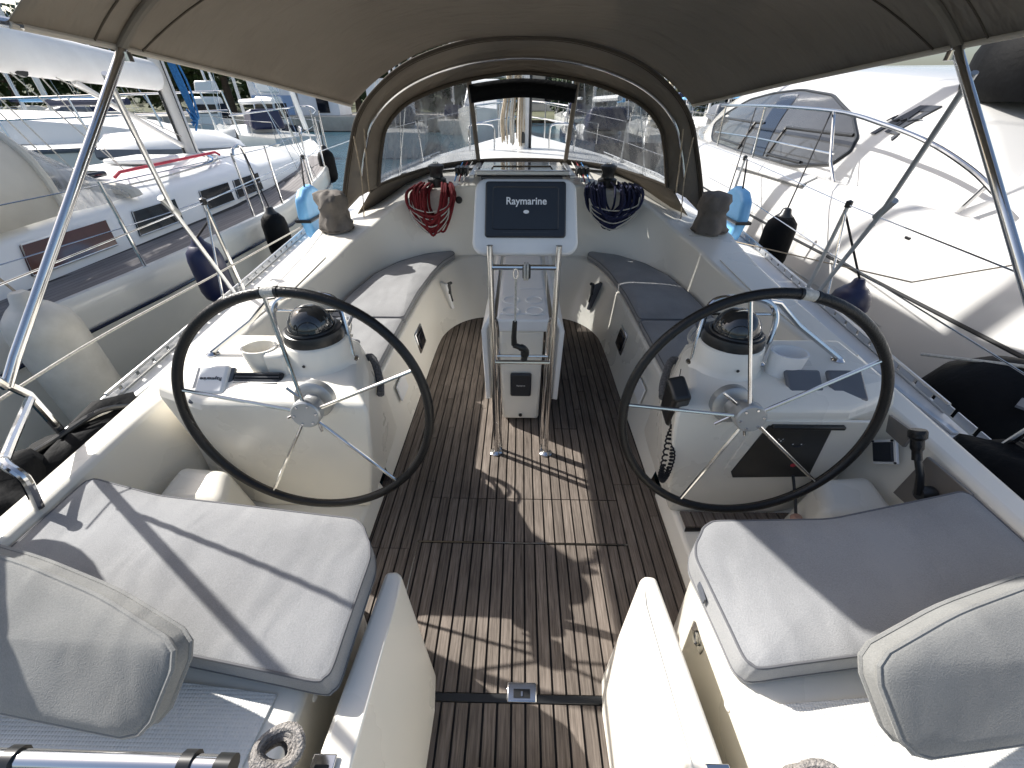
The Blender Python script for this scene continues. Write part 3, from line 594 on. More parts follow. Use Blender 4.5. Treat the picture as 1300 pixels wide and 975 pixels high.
for x in (-.137, .152):
    sgn = -1 if x < 0 else 1
    MB().tube([(x, 1.715, .004), (x, 1.715, 1.20)], .0135, 12).build('upright', STEEL, gd)
    MB().tube(catmull([(x - sgn * .026, 1.745, .006), (x - sgn * .024, 1.745, .50), (x - sgn * .022, 1.742, .80), (x - sgn * .010, 1.722, .87)], 6), .009, 10).build('inner_upright', STEEL, gd)
    MB().lathe([(.036, .001), (.036, .005), (.022, .012), (.016, .02), (0, .02)], (x, 1.718, 0), 20).build('foot_flange', STEEL, gd)
    for k in range(3):
        a = R(30 + 120 * k); MB().lathe([(.0045, .004), (.0045, .009), (0, .0095)], (x + .028 * math.cos(a), 1.718 + .028 * math.sin(a), 0), 8).build('screw', STEEL, gd)
for z, r in ((.628, .0105), (1.108, .012)): MB().tube([(-.137, 1.715, z), (.152, 1.715, z)], r, 10).build('crossbar', STEEL, gd)
MB().tube([(-.12, 1.742, .648), (.135, 1.742, .648)], .007, 8).build('crossbar', STEEL, gd)
# chartplotter pod
cp = thing('chartplotter', 'pale grey chartplotter pod with a dark screen cover lettered in white', 'chartplotter', (.01, 1.80, 1.15))
def podp(u, v, h):               # u across, v up the tilted face, h out of the face
    b = Vector((.010, 1.742, 1.150)); up_ = Vector((0, .125, .285)).normalized(); n = Vector((0, -.285, .125)).normalized()
    return b + Vector((1, 0, 0)) * u + up_ * v + n * h
def podring(w0, w1, v0, v1, r, h, bow=.0):
    out = []
    cs = [(-w0 + r, v0 + r, 180), (w0 - r, v0 + r, 270), (w1 - r, v1 - r, 0), (-w1 + r, v1 - r, 90)]
    for cx, cy, a0 in cs:
        for k in range(6):
            a = R(a0 + 90 * k / 5); u = cx + r * math.cos(a); v = cy + r * math.sin(a)
            out.append(podp(u, v, h + bow * (1 - (u / .25) ** 2)))
    return out
MB().loft([podring(.17, .16, .03, .25, .04, -.13), podring(.205, .19, .012, .29, .05, -.10), podring(.226, .212, .002, .308, .05, -.03), podring(.226, .212, .002, .308, .05, -.012), podring(.220, .206, .008, .302, .046, -.002), podring(.21, .197, .016, .294, .04, 0)], True, True).build('pod', PODGREY, cp, ang=50)
scv = MB().loft([podring(.171, .166, .072, .292, .012, -.005), podring(.171, .166, .072, .292, .012, .010), podring(.166, .161, .077, .287, .012, .014), podring(.140, .137, .102, .272, .01, .014), podring(.136, .133, .106, .268, .01, .011)], True, True).build('screen_cover', DKGREY, cp, ang=25)
Mf = Matrix.Identity(4); up_ = Vector((0, .125, .285)).normalized(); n_ = Vector((0, -.285, .125)).normalized()
for i in range(3): Mf[i][0] = (1, 0, 0)[i]; Mf[i][1] = up_[i]; Mf[i][2] = n_[i]; Mf[i][3] = podp(.003, .215, .0125)[i]
text('Raymarine', .040, Mf, BRIGHT, 'lettering', scv, .0008, bold=.0006)
MB().loft([[podp(.003 + .012 * math.cos(a), .174 + .007 * math.sin(a), h) for a in [k * math.pi / 10 for k in range(20)]] for h in (.010, .0128)], True, True).build('logo', BRIGHT, scv)
MB().box(podp(.003, .09, .012), (.19, .003, .004)).build('cover_edge', GRYBLUE, scv)
# mainsheet block and line on the crossbar
bl = thing('mainsheet_block', 'small black block with pale line on the guard crossbar under the chartplotter', 'pulley', (.015, 1.71, 1.08))
MB().lathe([(0, -.018), (.028, -.017), (.032, -.01), (.026, 0), (.032, .01), (.028, .017), (0, .018)], (.018, 1.700, 1.095), 18, Matrix.Rotation(R(90), 3, 'Y')).build('sheave', BLKP, bl)
for dx in (-.008, .004): MB().tube([(.018 + dx, 1.70 + .030 * math.cos(a), 1.095 + .034 * math.sin(a)) for a in [k * math.pi / 10 for k in range(20)]], .005, 6, closed=True).build('line', ROPEW, bl)
MB().tube([(-.028 + .010 * math.cos(a), 1.699, 1.085 + .022 * math.sin(a)) for a in [k * math.pi / 8 for k in range(16)]], .0028, 6, closed=True).build('shackle', STEEL, bl)
ln = thing('table_lanyard', 'thin pale lanyard hanging to a black winch handle before the table', 'lanyard', (-.03, 1.70, .65))
MB().tube([(-.03, 1.699, 1.065), (-.031, 1.703, .95), (-.031, 1.705, .84)], .0028, 6).build('cord', ROPEW, ln)
MB().tube([(-.025, 1.701, 1.065), (-.026, 1.705, .95), (-.029, 1.707, .85)], .0025, 6).build('cord', ROPEW, ln)
MB().tube([(-.031, 1.706, .855), (-.036, 1.712, .77), (-.034, 1.720, .725)], [.011, .013, .015], 10).build('handle', BLKP, ln)
MB().tube(catmull([(-.036, 1.715, .725), (-.01, 1.72, .712), (.016, 1.725, .695), (.018, 1.727, .66), (.012, 1.722, .625)], 4), [.014] * 5 + [.018] * 4 + [.021] * 4 + [.016] * 4, 10).build('crank', BLKP, ln)
# ================================================================== small fittings at the right helm
th = thing('throttle_lever', 'black engine throttle lever on a steel plate beside the right helm seat', 'throttle', (1.47, 1.0, .5))
MB().prism([(1.492, .90, .44), (1.492, 1.10, .42), (1.51, 1.10, .62), (1.51, .92, .625)], [(1.480, .90, .44), (1.480, 1.10, .42), (1.498, 1.10, .62), (1.498, .92, .625)]).build('plate', mat('dull_steel_plate', (.22, .20, .18), .45, metal=.5), th, bevel=.003)
MB().lathe([(.03, 0), (.03, .03), (.022, .045), (0, .047)], (1.485, 1.0, .53), 20, Matrix.Rotation(R(-90), 3, 'Y')).build('boss', BLKP, th)
MB().tube([(1.44, 1.0, .53), (1.43, 1.03, .60), (1.42, 1.06, .645)], [.016, .013, .012], 10, ell=.7).build('stem', BLKP, th)
MB().tube(catmull([(1.42, 1.06, .64), (1.42, 1.085, .675), (1.418, 1.105, .71), (1.416, 1.118, .735)], 4), [.015] * 4 + [.02] * 4 + [.028] * 4 + [.024], 12).build('grip', BLACK, th)
sp = thing('cockpit_speaker', 'square dark speaker with pale frame in the wall by the throttle', 'speaker', (1.47, 1.2, .5))
sr = Matrix.Rotation(R(8), 3, 'Y') @ Matrix.Rotation(R(45), 3, 'X')
MB().box((1.478, 1.215, .53), (.012, .098, .098), sr).build('frame', WHITE, sp, bevel=.003)
MB().box((1.468, 1.215, .53), (.012, .078, .078), sr).build('grille', DKGREY, sp, bevel=.002)
for dy, dz_ in ((.062, 0), (-.062, 0), (0, .062), (0, -.062)): MB().lathe([(.0045, 0), (.0045, .006), (0, .007)], (1.474, 1.215 + dy, .53 + dz_), 8, Matrix.Rotation(R(-90), 3, 'Y')).build('screw', BLKP, sp)
MB().prism([(1.487, 1.17, .60), (1.487, 1.26, .60), (1.50, 1.30, .655), (1.50, 1.18, .665)], [(1.475, 1.17, .60), (1.475, 1.26, .60), (1.488, 1.30, .655), (1.488, 1.18, .665)]).build('cover_flap', mat('dull_steel_plate', (.22, .20, .18), .45, metal=.5), sp)
vh = thing('radio_handset', 'black radio handset with coiled cord on the right console side', 'radio handset', (.64, 1.35, .65))
hr = Matrix.Rotation(R(-14), 3, 'Y') @ Matrix.Rotation(R(28), 3, 'X')
MB().box((.603, 1.275, .725), (.066, .10, .27), hr).build('body', BLKP, vh, bevel=.014, segs=3)
for k in range(6): MB().box((.592, 1.235 + k * .004, .72 + k * .014), (.035, .006, .004), hr).build('grille_bar', DKGREY, vh)
pts = [(.60, 1.24, .64), (.60, 1.23, .56), (.59, 1.19, .46), (.592, 1.185, .40), (.605, 1.183, .385), (.616, 1.187, .42), (.620, 1.195, .50), (.61, 1.22, .56)]
cc = catmull(pts, 30); coil = []
for i, p in enumerate(cc):
    a = i * .95; fade = min(1, i / 20, (len(cc) - i) / 20)
    coil.append(p + Vector((math.cos(a), math.sin(a) * .3, math.sin(a) * .5)) * .011 * fade)
MB().tube(coil, .0038, 5).build('coiled_cord', ROPEK, vh)
MB().tube(catmull([(.60, 1.21, .44), (.593, 1.19, .385), (.605, 1.183, .37), (.618, 1.19, .385), (.618, 1.20, .44)], 5), .006, 8).build('cord_end', BLKP, vh)
MB().tube([(.65, 1.40, .80), (.59, 1.22, .60)], .0018, 5).build('lead', ROPEK, vh)
# rope coil stuffed behind each compass
for s in (-1, 1):
    rp = thing('rope_coil', 'pale striped rope coil lying behind the %s compass' % side(s), 'rope', (s * 1.0, 1.75, .55), 'ropes behind the compasses')
    for k in range(7):
        a0 = random.uniform(0, 6); rr = random.uniform(.10, .15)
        MB().tube(catmull([(s * (.99 + rr * math.cos(a0 + a) * 1.0), 1.80 + rr * .9 * math.sin(a0 + a), .56 + .035 * k + .03 * math.sin(a * 2 + k)) for a in [j * math.pi / 4 for j in range(8)]], 4, True), .009, 7, closed=True).build('loop', ROPEW if k % 3 else GRYBLUE, rp)
    MB().tube(catmull([(s * .80, 1.66, .62), (s * .74, 1.70, .66), (s * .68, 1.60, .60), (s * .65, 1.50, .58)], 5), .018, 8).build('mainsheet_tail', mat('grey_black_rope', (.12, .12, .125), .85, var=.6, scale=120, bump=.6, bscale=160), rp)
# ================================================================== rope bundles on the bulkhead
def bundle(s, m1, m2, label, x0, x1, z0, zb):
    t = thing('rope_bundle', label, 'rope', ((x0 + x1) / 2, 3.84, zb))
    n = 26
    for k in range(34):
        xm = (x0 + x1) / 2 + random.gauss(0, .02) - s * .015; hw = (x1 - x0) / 2 * random.uniform(.35, 1); d = random.uniform(.45, 1) * (1 - .25 * (hw / (x1 - x0)))
        zz = z0 - (z0 - zb) * d; y = 3.80 + random.uniform(-.07, .03); zt = z0 + random.uniform(.02, .07); tw = random.uniform(-.03, .03)
        MB().tube(catmull([(xm - hw * .8, 4.02, zt + .03), (xm - hw, y + .08, zt), (xm - hw * .9, y, z0 * .7 + zz * .3), (xm - hw * .5, y - .01, z0 * .25 + zz * .75), (xm + tw, y - .015, zz), (xm + hw * .5, y - .01, z0 * .25 + zz * .75), (xm + hw * .9, y, z0 * .7 + zz * .3), (xm + hw, y + .08, zt), (xm + hw * .8, 4.02, zt + .03)], 4), .010, 6).build('loop', m1, t)
    for k in range(4):
        d = .3 + .2 * k; xm = (x0 + x1) / 2; zz = z0 - (z0 - zb) * d
        MB().tube(catmull([(x0 + .02, 3.78, z0 + .01), (x0 * .75 + xm * .25, 3.735, z0 * .45 + zz * .55), (xm, 3.725, zz), (x1 * .75 + xm * .25, 3.735, z0 * .45 + zz * .55), (x1 - .03, 3.78, z0 + .02)], 5), .005, 6).build('pale_loop', ROPEW, t)
    return t
bundle(-1, ROPER, ROPEW, 'dark red rope bundle hanging on the bulkhead left of the chartplotter', -1.0, -.60, .985, .68)
bundle(1, ROPEB, ROPEW, 'navy rope bundle with pale loops hanging right of the chartplotter', .56, 1.04, .99, .73)
# winches and clutches on the cabin top under the hood
for s in (-1, 1):
    wn = thing('cabin_winch', 'dark winch on the cabin top under the hood, %s of the hatch' % side(s), 'winch', (s * .78, 4.15, 1.08), 'cabin top winches')
    MB().lathe([(.085, 1.04), (.085, 1.10), (.06, 1.115), (.055, 1.16), (.072, 1.19), (.072, 1.21), (.03, 1.225), (0, 1.225)], (s * .78, 4.12, 0), 24).build('drum', BLKP, wn, ang=40)
    MB().lathe([(.022, 1.222), (.022, 1.235), (0, 1.236)], (s * .78, 4.12, 0), 12).build('cap', STEEL, wn)
    ck = thing('rope_clutch', 'black rope clutch bank on the cabin top %s of the hatch' % side(s), 'rope clutch', (s * .58, 4.2, 1.1), 'rope clutches')
    for k in range(3):
        MB().box((s * (.52 + k * .04), 4.25, 1.15), (.032, .17, .07)).build('clutch', BLKP, ck, bevel=.006)
        MB().tube([(s * (.52 + k * .04), 4.0, 1.10), (s * (.52 + k * .04), 4.2, 1.14), (s * (.52 + k * .05), 4.9, 1.16)], .006, 6).build('line', (ROPEW, ROPER, ROPEBL)[k], ck)
wt = MB().lathe([(0, -.012), (.028, -.012), (.032, 0), (.028, .012), (0, .012)], (-.565, 3.93, .955), 16, Matrix.Rotation(R(90), 3, 'X')).build('turning_block', BLKP)
tag(wt, 'small round black block beside the red rope bundle', 'pulley')
# ================================================================== covered primary winches
def lump(c, prof, seed, amp, n=28, sx=1, sy=1):
    rnd = random.Random(seed); ph = [(rnd.uniform(0, 6.3), rnd.randint(2, 6), rnd.uniform(-9, 9)) for _ in range(7)]
    rings = []
    for r, z in prof:
        ring = []
        for k in range(n):
            a = 2 * math.pi * k / n; d = sum(math.sin(q * a + p + z * w_ * 6) for p, q, w_ in ph) / 7
            rr = r * (1 + amp * d); ring.append((c[0] + rr * math.cos(a) * sx, c[1] + rr * math.sin(a) * sy, c[2] + z + amp * .05 * d))
        rings.append(ring)
    return MB().loft(rings, True, True)
for s in (-1, 1):
    wc = thing('covered_winch', 'winch under a crumpled taupe cover on the %s coaming' % side(s), 'winch', (s * 1.56, 3.58, .77), 'winches under covers')
    lump((s * 1.58, 3.60, .775), [(.135, 0), (.142, .02), (.132, .07), (.112, .12), (.110, .155), (.124, .19), (.126, .24), (.114, .285), (.075, .305), (.02, .312)], 11 + s, .32, n=40).build('cover', WINCHC, wc, ang=60)
    MB().tube([(s * 1.58 + .137 * math.cos(a), 3.60 + .137 * math.sin(a), .792) for a in [k * math.pi / 14 for k in range(28)]], .005, 6, closed=True).build('drawstring', SEAM, wc)
# ================================================================== spray hood
HA = [(0, 3.88, 2.07), (.42, 3.88, 2.045), (.85, 3.88, 1.93), (1.14, 3.88, 1.765), (1.33, 3.88, 1.58), (1.44, 3.88, 1.36), (1.53, 3.86, 1.12), (1.62, 3.84, .84)]
HF = [(0, 4.32, 1.885), (.46, 4.28, 1.835), (.77, 4.2, 1.755), (1.0, 4.12, 1.655), (1.15, 4.05, 1.51), (1.21, 4.02, 1.36), (1.245, 4.0, 1.23), (1.28, 3.97, 1.06)]
HG = [(0, 4.95, 1.17), (.46, 4.88, 1.165), (.86, 4.66, 1.14), (1.06, 4.42, 1.11), (1.17, 4.24, 1.09), (1.25, 4.12, 1.07), (1.31, 4.03, 1.05), (1.36, 3.955, 1.02)]
HB_ = [(0, 5.04, 1.10), (.49, 4.97, 1.09), (.92, 4.74, 1.04), (1.13, 4.48, .98), (1.25, 4.28, .93), (1.34, 4.15, .88), (1.42, 4.03, .85), (1.52, 3.93, .82)]
def full(pts, k=6):
    L = [(-x, y, z) for x, y, z in pts[::-1]] + list(pts[1:])
    return catmull(L, k)
hood = thing('spray_hood', 'taupe spray hood with clear windows arching over the companionway', 'spray hood', (0, 4.3, 1.0))
fA, fF, fG, fB = full(HA), full(HF), full(HG), full(HB_)
midAF = [a.lerp(b, .5) + Vector((0, 0, .035)) for a, b in zip(fA, fF)]
MB().loft([list(r) for r in (fA, midAF, fF)]).build('canopy', CANOPY, hood, solid=.004)
MB().loft([list(r) for r in (fG, [a.lerp(b, .5) + Vector((0, .01, 0)) for a, b in zip(fG, fB)], fB)]).build('skirt', TAUPE, hood, solid=.004)
N = len(fF); c1 = int(N * .5 - 6); c2 = N - 1 - c1
def panel(i0, i1, name, m, fr=.03):
    T = fF[i0:i1 + 1]; Bm = fG[i0:i1 + 1]
    rows = [[t.lerp(b, f) + Vector((0, .012 * math.sin(f * 3.14), 0)) for t, b in zip(T, Bm)] for f in [k / 8 for k in range(9)]]
    o = MB().loft(rows).build(name, m, hood)
    return o
panel(0, c1, 'side_window', HAZY); panel(c1, c2, 'centre_window', CLEAR); panel(c2, N - 1, 'side_window', HAZY)
for i in (c1, c2): MB().tube([fF[i] + Vector((0, -.01, .01)), fF[i].lerp(fG[i], .5), fG[i] + Vector((0, -.005, -.01))], .022, 8, ell=.5).build('window_strip', TAUPE, hood)
MB().tube([p + Vector((0, -.012, -.004)) for p in fF], .016, 8).build('window_frame', SEAM, hood)
MB().tube([p + Vector((0, -.012, .002)) for p in fG], .014, 8).build('window_frame', SEAM, hood)
rb = [fF[i].lerp(fG[i], .15) + Vector((0, -.05, 0)) for i in range(c1, c2 + 1)]
MB().tube(rb, .062, 10, ell=1.15).build('rolled_blind', BLKM, hood)
MB().tube([p + Vector((0, -.004, 0)) for p in fA], .014, 8).build('hem', SEAM, hood)
MB().tube([a.lerp(b, .18) + Vector((0, 0, -.002)) for a, b in zip(fA, midAF)], .004, 5).build('seam', SEAM, hood)
MB().tube([a.lerp(b, .45) + Vector((0, -.01, -.022)) for a, b in zip(fA, fF)][6:-6], .0125, 10).build('hoop', STEEL, hood)
hs = MB().tube([fG[c1 + 2] + Vector((0, -.03, .035)), fG[c2 - 2] + Vector((0, -.03, .035))], .006, 6)
for s in (-1, 1):
    # side cheek filling the gap from arch leg to window and a lashing line
    leg = [p for p in fA if s * p.x > 1.25]; lf = [q for p, q in zip(fA, fF) if s * p.x > 1.25]
    MB().tube(catmull([(s * 1.36, 3.80, 1.45), (s * 1.37, 3.82, 1.15), (s * 1.41, 3.80, .82)], 5), .005, 6).build('lashing', ROPET, hood)
    MB().tube(catmull([(s * 1.30, 3.90, 1.50), (s * 1.33, 3.90, 1.25), (s * 1.36, 3.92, 1.02)], 5), .006, 6).build('lashing', ROPET, hood)
# ================================================================== bimini
bim = thing('bimini', 'taupe bimini canopy stretched on tube hoops above the cockpit', 'bimini', (0, 2.2, 1.9))
BW = [(1.0, 1.64), (1.6, 1.66), (2.05, 1.645), (3.0, 1.52), (3.86, 1.335)]
BE = [(1.0, 1.90), (1.6, 1.90), (2.05, 1.872), (3.0, 1.775), (3.86, 1.66)]
BC = [(1.0, 2.16), (2.05, 2.22), (3.0, 2.17), (3.86, 2.075)]
bcx = lambda y: interp([(1.0, .035), (2.1, .03), (3.86, -.015)], y)
def bpt(u, y):
    return Vector((bcx(y) + u * interp(BW, y), y, interp(BE, y) + (interp(BC, y) - interp(BE, y)) * (1 - abs(u) ** interp([(2.1, 4.2), (3.86, 2.6)], y)) - .018 * math.sin((y - 2.05) * 3.4) ** 2 * (1 - u * u)))
nu, nv = 48, 40
fold = lambda u, y: .012 * math.sin(9 * y + 5 * u) * abs(u) ** 3 * max(0, min(1, (y - 2.2) * 2)) * max(0, min(1, (3.8 - y) * 2))
def aft(u):                                                            # unseen aft edge, shaped for its shadow: cut back left, reaching farther aft right
    x = u * 1.65
    return interp([(-1.7, 1.66), (-1.02, 1.70), (-.84, 1.30), (-.6, 1.24), (1.7, 1.20)], x)
rows = []
for j in range(nv + 1):
    row = []
    for i in range(nu + 1):
        u = -1 + 2 * i / nu; y = aft(u) + (3.86 - aft(u)) * j / nv; row.append(bpt(u, y) + Vector((0, 0, fold(u, y) if abs(u) < .99 else 0)))
    rows.append(row)
MB().loft(rows).build('canopy', CANOPY, bim, solid=.003, ang=80)
for s in (-1, 1): MB().tube([bpt(s, aft(s) + (3.85 - aft(s)) * k / 30) + Vector((0, 0, -.004)) for k in range(31)], .011, 8).build('hem', mat('pale_hem', (.46, .42, .36), .8), bim)
U = [-1 + 2 * k / 60 for k in range(61)]
dn = Vector((0, 0, -.010))
for y0, wv in ((2.05, .10),):
    MB().tube([bpt(u, y0) + Vector((0, 0, -.02)) for u in U], .017, 10).build('hoop_pocket', CANOPY, bim)
    for q in (-1, 1):
        MB().tube([bpt(u, y0 + q * (wv + (.14 if q > 0 else 0) * (1 - abs(u) ** 6))) + dn * .5 for u in U], .0035, 5).build('seam', SEAM, bim)
# legs and struts
for s in (-1, 1):
    k = bpt(s, 2.05)
    MB().tube([k + Vector((s * -.02, 0, -.01)), (s * 1.80, 1.20, .95), (s * 1.815, 1.13, .87)], .0165, 12).build('hoop_leg', STEEL, bim)
    MB().tube([bpt(s, 1.7), (s * 1.74, 1.25, 1.93), (s * 1.76, .95, 1.90), (s * 1.80, 1.10, .95), (s * 1.815, 1.13, .87)], .015, 10).build('hoop_leg', STEEL, bim)
    st = MB().tube([k + Vector((s * .03, -.08, -.09)), (s * 1.93, 2.35, 1.20), (s * 1.98, 2.62, .60)], .0125, 10).build('strut', ALU if s < 0 else HUBGREY, bim)
    MB().tube([(s * 1.925, 2.30, 1.27), (s * 1.935, 2.38, 1.17)], .019, 10).build('strut_collar', HUBGREY, st)
    MB().lathe([(.022, 0), (.022, .03), (0, .035)], k + Vector((s * -.02, 0, -.05)), 12).build('hoop_joint', STEEL, bim)
# ================================================================== water and far shore
WZ = -.62
struct(MB().add([(-600, -60, WZ), (600, -60, WZ), (600, 900, WZ), (-600, 900, WZ)], [(0, 1, 2, 3)]).build('water', water_mat()))
STONE = mat('quay_stone', (.42, .39, .34), .85, var=.25, scale=.8, bump=.4, bscale=4)
struct(MB().box((-43, 47, -.05), (76, 12, 1.1)).build('quay', STONE, bevel=.05))
GRND = mat('hill_ground', (.10, .10, .055), .95, var=.5, scale=.12, dirt=(.045, .06, .025), bump=.8, bscale=.6)
def hillz(x, y):
    j = (y - 56) / 11
    return max(-.3, 9 * (1 - math.exp(-max(0, j - interp([(-12, 0), (2, 4.5)], x)) / 4)) * (.72 + .35 * math.sin(x * .035 + .6) + .18 * math.sin(x * .11 + j))) if j > 0 else -.3
m = MB(); rows = []
for j in range(14): rows.append([(-150 + i * 6.2, 56 + j * 11, hillz(-150 + i * 6.2, 56 + j * 11)) for i in range(50)])
struct(m.loft(rows).build('hillside', GRND))
LEAFS = [leaf_mat('leaf_dark', (.035, .060, .022)), leaf_mat('leaf_mid', (.055, .085, .028)), leaf_mat('leaf_olive', (.075, .085, .038))]
def tree(x, y, z0, h, r, label, k, dens=1.0):
    t = thing('tree', label, 'tree', (x, y, z0), 'trees above the quay')
    rnd = random.Random(int(x * 31 + y * 7))
    top = Vector((x + rnd.uniform(-.3, .3), y, z0 + h * .55))
    trk = MB(); trk.tube([(x, y, z0), (x + .1, y, z0 + h * .3), top], [h * .045, h * .035, h * .02], 8)
    for q in range(5):
        a = rnd.uniform(0, 6.3); trk.tube([(x + .05, y, z0 + h * (.3 + .05 * q)), (x + r * .5 * math.cos(a), y + r * .5 * math.sin(a), z0 + h * (.55 + .06 * q))], [h * .018, h * .006], 6)
    trk.build('trunk', BROWN, t)
    vs = []; fs = []
    cl = [(rnd.uniform(-1, 1), rnd.uniform(-1, 1), rnd.uniform(-.75, 1), rnd.uniform(.28, .5)) for _ in range(17)]
    for a, b, c, q in cl:
        n = math.sqrt(a * a + b * b + c * c)
        if n > 1: a, b, c = a / n, b / n, c / n
        cc = Vector((x + a * r * .8, y + b * r * .8, z0 + h * .56 + c * h * .38))
        for _ in range(int(150 * dens)):
            d = Vector((rnd.gauss(0, 1), rnd.gauss(0, 1), rnd.gauss(0, .8))); d = d.normalized() * rnd.random() ** .4 * q * r
            p = cc + d; s_ = rnd.uniform(.10, .22) * (r / 2.6) ** .5; u = Vector((rnd.gauss(0, 1), rnd.gauss(0, 1), rnd.gauss(0, .6))).normalized(); v = u.orthogonal().normalized()
            o = len(vs); vs += [p - u * s_ - v * s_ * .5, p + u * s_ - v * s_ * .5, p + u * s_ * .6 + v * s_ * .7, p - u * s_ * .6 + v * s_ * .6]; fs.append((o, o + 1, o + 2, o + 3))
    MB().add(vs, fs).build('crown', LEAFS[k], t, flat=True)
TL = [(-66, 55, 8.5, 6.4, 'broad dark tree at the far left above the white motorboat', 0), (-55, 53, 8, 5.6, 'dark round tree on the far left quay behind the boom', 0), (-45, 54, 9, 5.6, 'tall dark tree left of the pale mast', 0), (-37.5, 53, 8.4, 4.8, 'olive tree just right of the pale mast', 2), (-31, 52, 9.6, 5, 'mid green tree above the moored white boats', 1),
      (-24.5, 53, 8.0, 4.6, 'dark tree above the left blue-white shed', 0), (-18, 54, 8.4, 4.6, 'dark tree between the two sheds', 0), (-11.5, 54, 7.4, 4.2, 'dark tree seen through the left hood window', 0), (-5.5, 55, 6, 3.4, 'small dark tree left of our mast', 1), (5.5, 53, 4.6, 2.6, 'small dark tree right of our mast', 0), (19, 58, 6, 3.6, 'olive tree behind the right hood window', 2)]
for x, y, h, r, lb, k in TL: tree(x, y, .45 if x < -6 else -.4, h, r, lb, k, 1.5)
rw = random.Random(5); vs = []; fs = []
for _ in range(620):
    x = rw.uniform(-120, 110); y = rw.uniform(62, 120)
    if -2 < x < 52 and y < 100: continue
    z = hillz(x, y); q = rw.uniform(1.6, 2.8)
    for _ in range(55):
        d = Vector((rw.gauss(0, 1), rw.gauss(0, 1), rw.gauss(0, .8))).normalized() * rw.random() ** .4 * q; p = Vector((x, y, z + 1.6)) + d; s_ = rw.uniform(.3, .6)
        u = Vector((rw.gauss(0, 1), rw.gauss(0, 1), rw.gauss(0, .6))).normalized(); v = u.orthogonal().normalized(); o = len(vs); vs += [p - u * s_ - v * s_ * .5, p + u * s_ - v * s_ * .5, p + u * s_ * .6 + v * s_ * .7, p - u * s_ * .6 + v * s_ * .6]; fs.append((o, o + 1, o + 2, o + 3))
wd_ = MB().add(vs, fs).build('woodland', LEAFS[1], flat=True); wd_['kind'] = 'stuff'; wd_['label'] = 'dark green wood covering the slope behind the quay'
# quay sheds and buildings
SHEDW = mat('shed_white', (.70, .71, .73), .6, var=.08, scale=1); SHEDB = mat('shed_blue', (.22, .33, .52), .6, var=.1, scale=1)
def shed(x, wd, label, blue=True):
    t = thing('quay_shed', label, 'shed', (x, 43.5, .5), 'sheds on the quay')
    MB().box((x, 44, 1.75), (wd, 3, 2.5)).build('wall', SHEDW, t, bevel=.03)
    if blue: MB().box((x, 42.47, 1.25), (wd * .96, .04, 1.4)).build('shutter', SHEDB, t, bevel=.01)
    else: MB().box((x + wd * .1, 42.47, 1.3), (wd * .3, .04, 1.2)).build('window', DARKGL, t)
    MB().box((x, 44, 3.05), (wd + .3, 3.3, .12)).build('roof', SHEDW, t, bevel=.02)
shed(-21.6, 3.6, 'white shed with blue shutter, left one of the row on the quay'); shed(-17.6, 3.4, 'plain white shed in the middle of the row on the quay', False); shed(-11.6, 3.4, 'white shed with blue shutter nearest the hood')
BW_ = [mat('render_white', (.66, .64, .60), .85, var=.08, scale=.5), mat('render_cream', (.58, .52, .42), .85, var=.1, scale=.5), mat('render_grey', (.45, .45, .45), .85, var=.1, scale=.5)]
def block(x, y, z0, wd, dp, fl, m, label):
    t = thing('apartment_block', label, 'building', (x, y, z0), 'apartment blocks on the hill'); H = fl * 2.9
    MB().box((x, y, z0 + H / 2), (wd, dp, H)).build('wall', m, t)
    MB().box((x, y, z0 + H + .2), (wd + .5, dp + .5, .4)).build('roof', BW_[0], t)
    nx = max(2, int(wd / 3.2))
    for f in range(fl):
        z = z0 + f * 2.9 + 1.5
        for i in range(nx):
            xx = x - wd / 2 + (i + .5) * wd / nx
            wv = MB().box((xx, y - dp / 2 - .02, z), (1.5, .12, 1.7)).build('window', DARKGL, t)
            MB().box((xx, y - dp / 2 - .03, z - .95), (1.8, .25, .12)).build('sill', BW_[0], wv)
        bl_ = MB().box((x, y - dp / 2 - .6, z - 1.25), (wd * .98, 1.2, .16)).build('balcony', BW_[0], t)
        MB().box((x, y - dp / 2 - 1.15, z - .7), (wd * .98, .06, .9)).build('parapet', BW_[0], bl_)
block(12.5, 72, -.3, 13, 9, 4, BW_[0], 'white apartment block with long balconies right of our mast')
block(29, 78, -.3, 14, 9, 5, BW_[1], 'cream apartment block seen through the right hood window')
block(45, 86, -.3, 12, 9, 5, BW_[2], 'grey apartment block at the right end of the far shore')
block(2.5, 90, -.3, 9, 8, 4, BW_[2], 'grey apartment block just right of our mast, farthest back')
block(-58, 84, 4, 14, 9, 4, BW_[0], 'white apartment block on the hill above the pale mast')
block(-14, 90, 3, 10, 8, 3, BW_[0], 'white apartment block behind the left hood window')
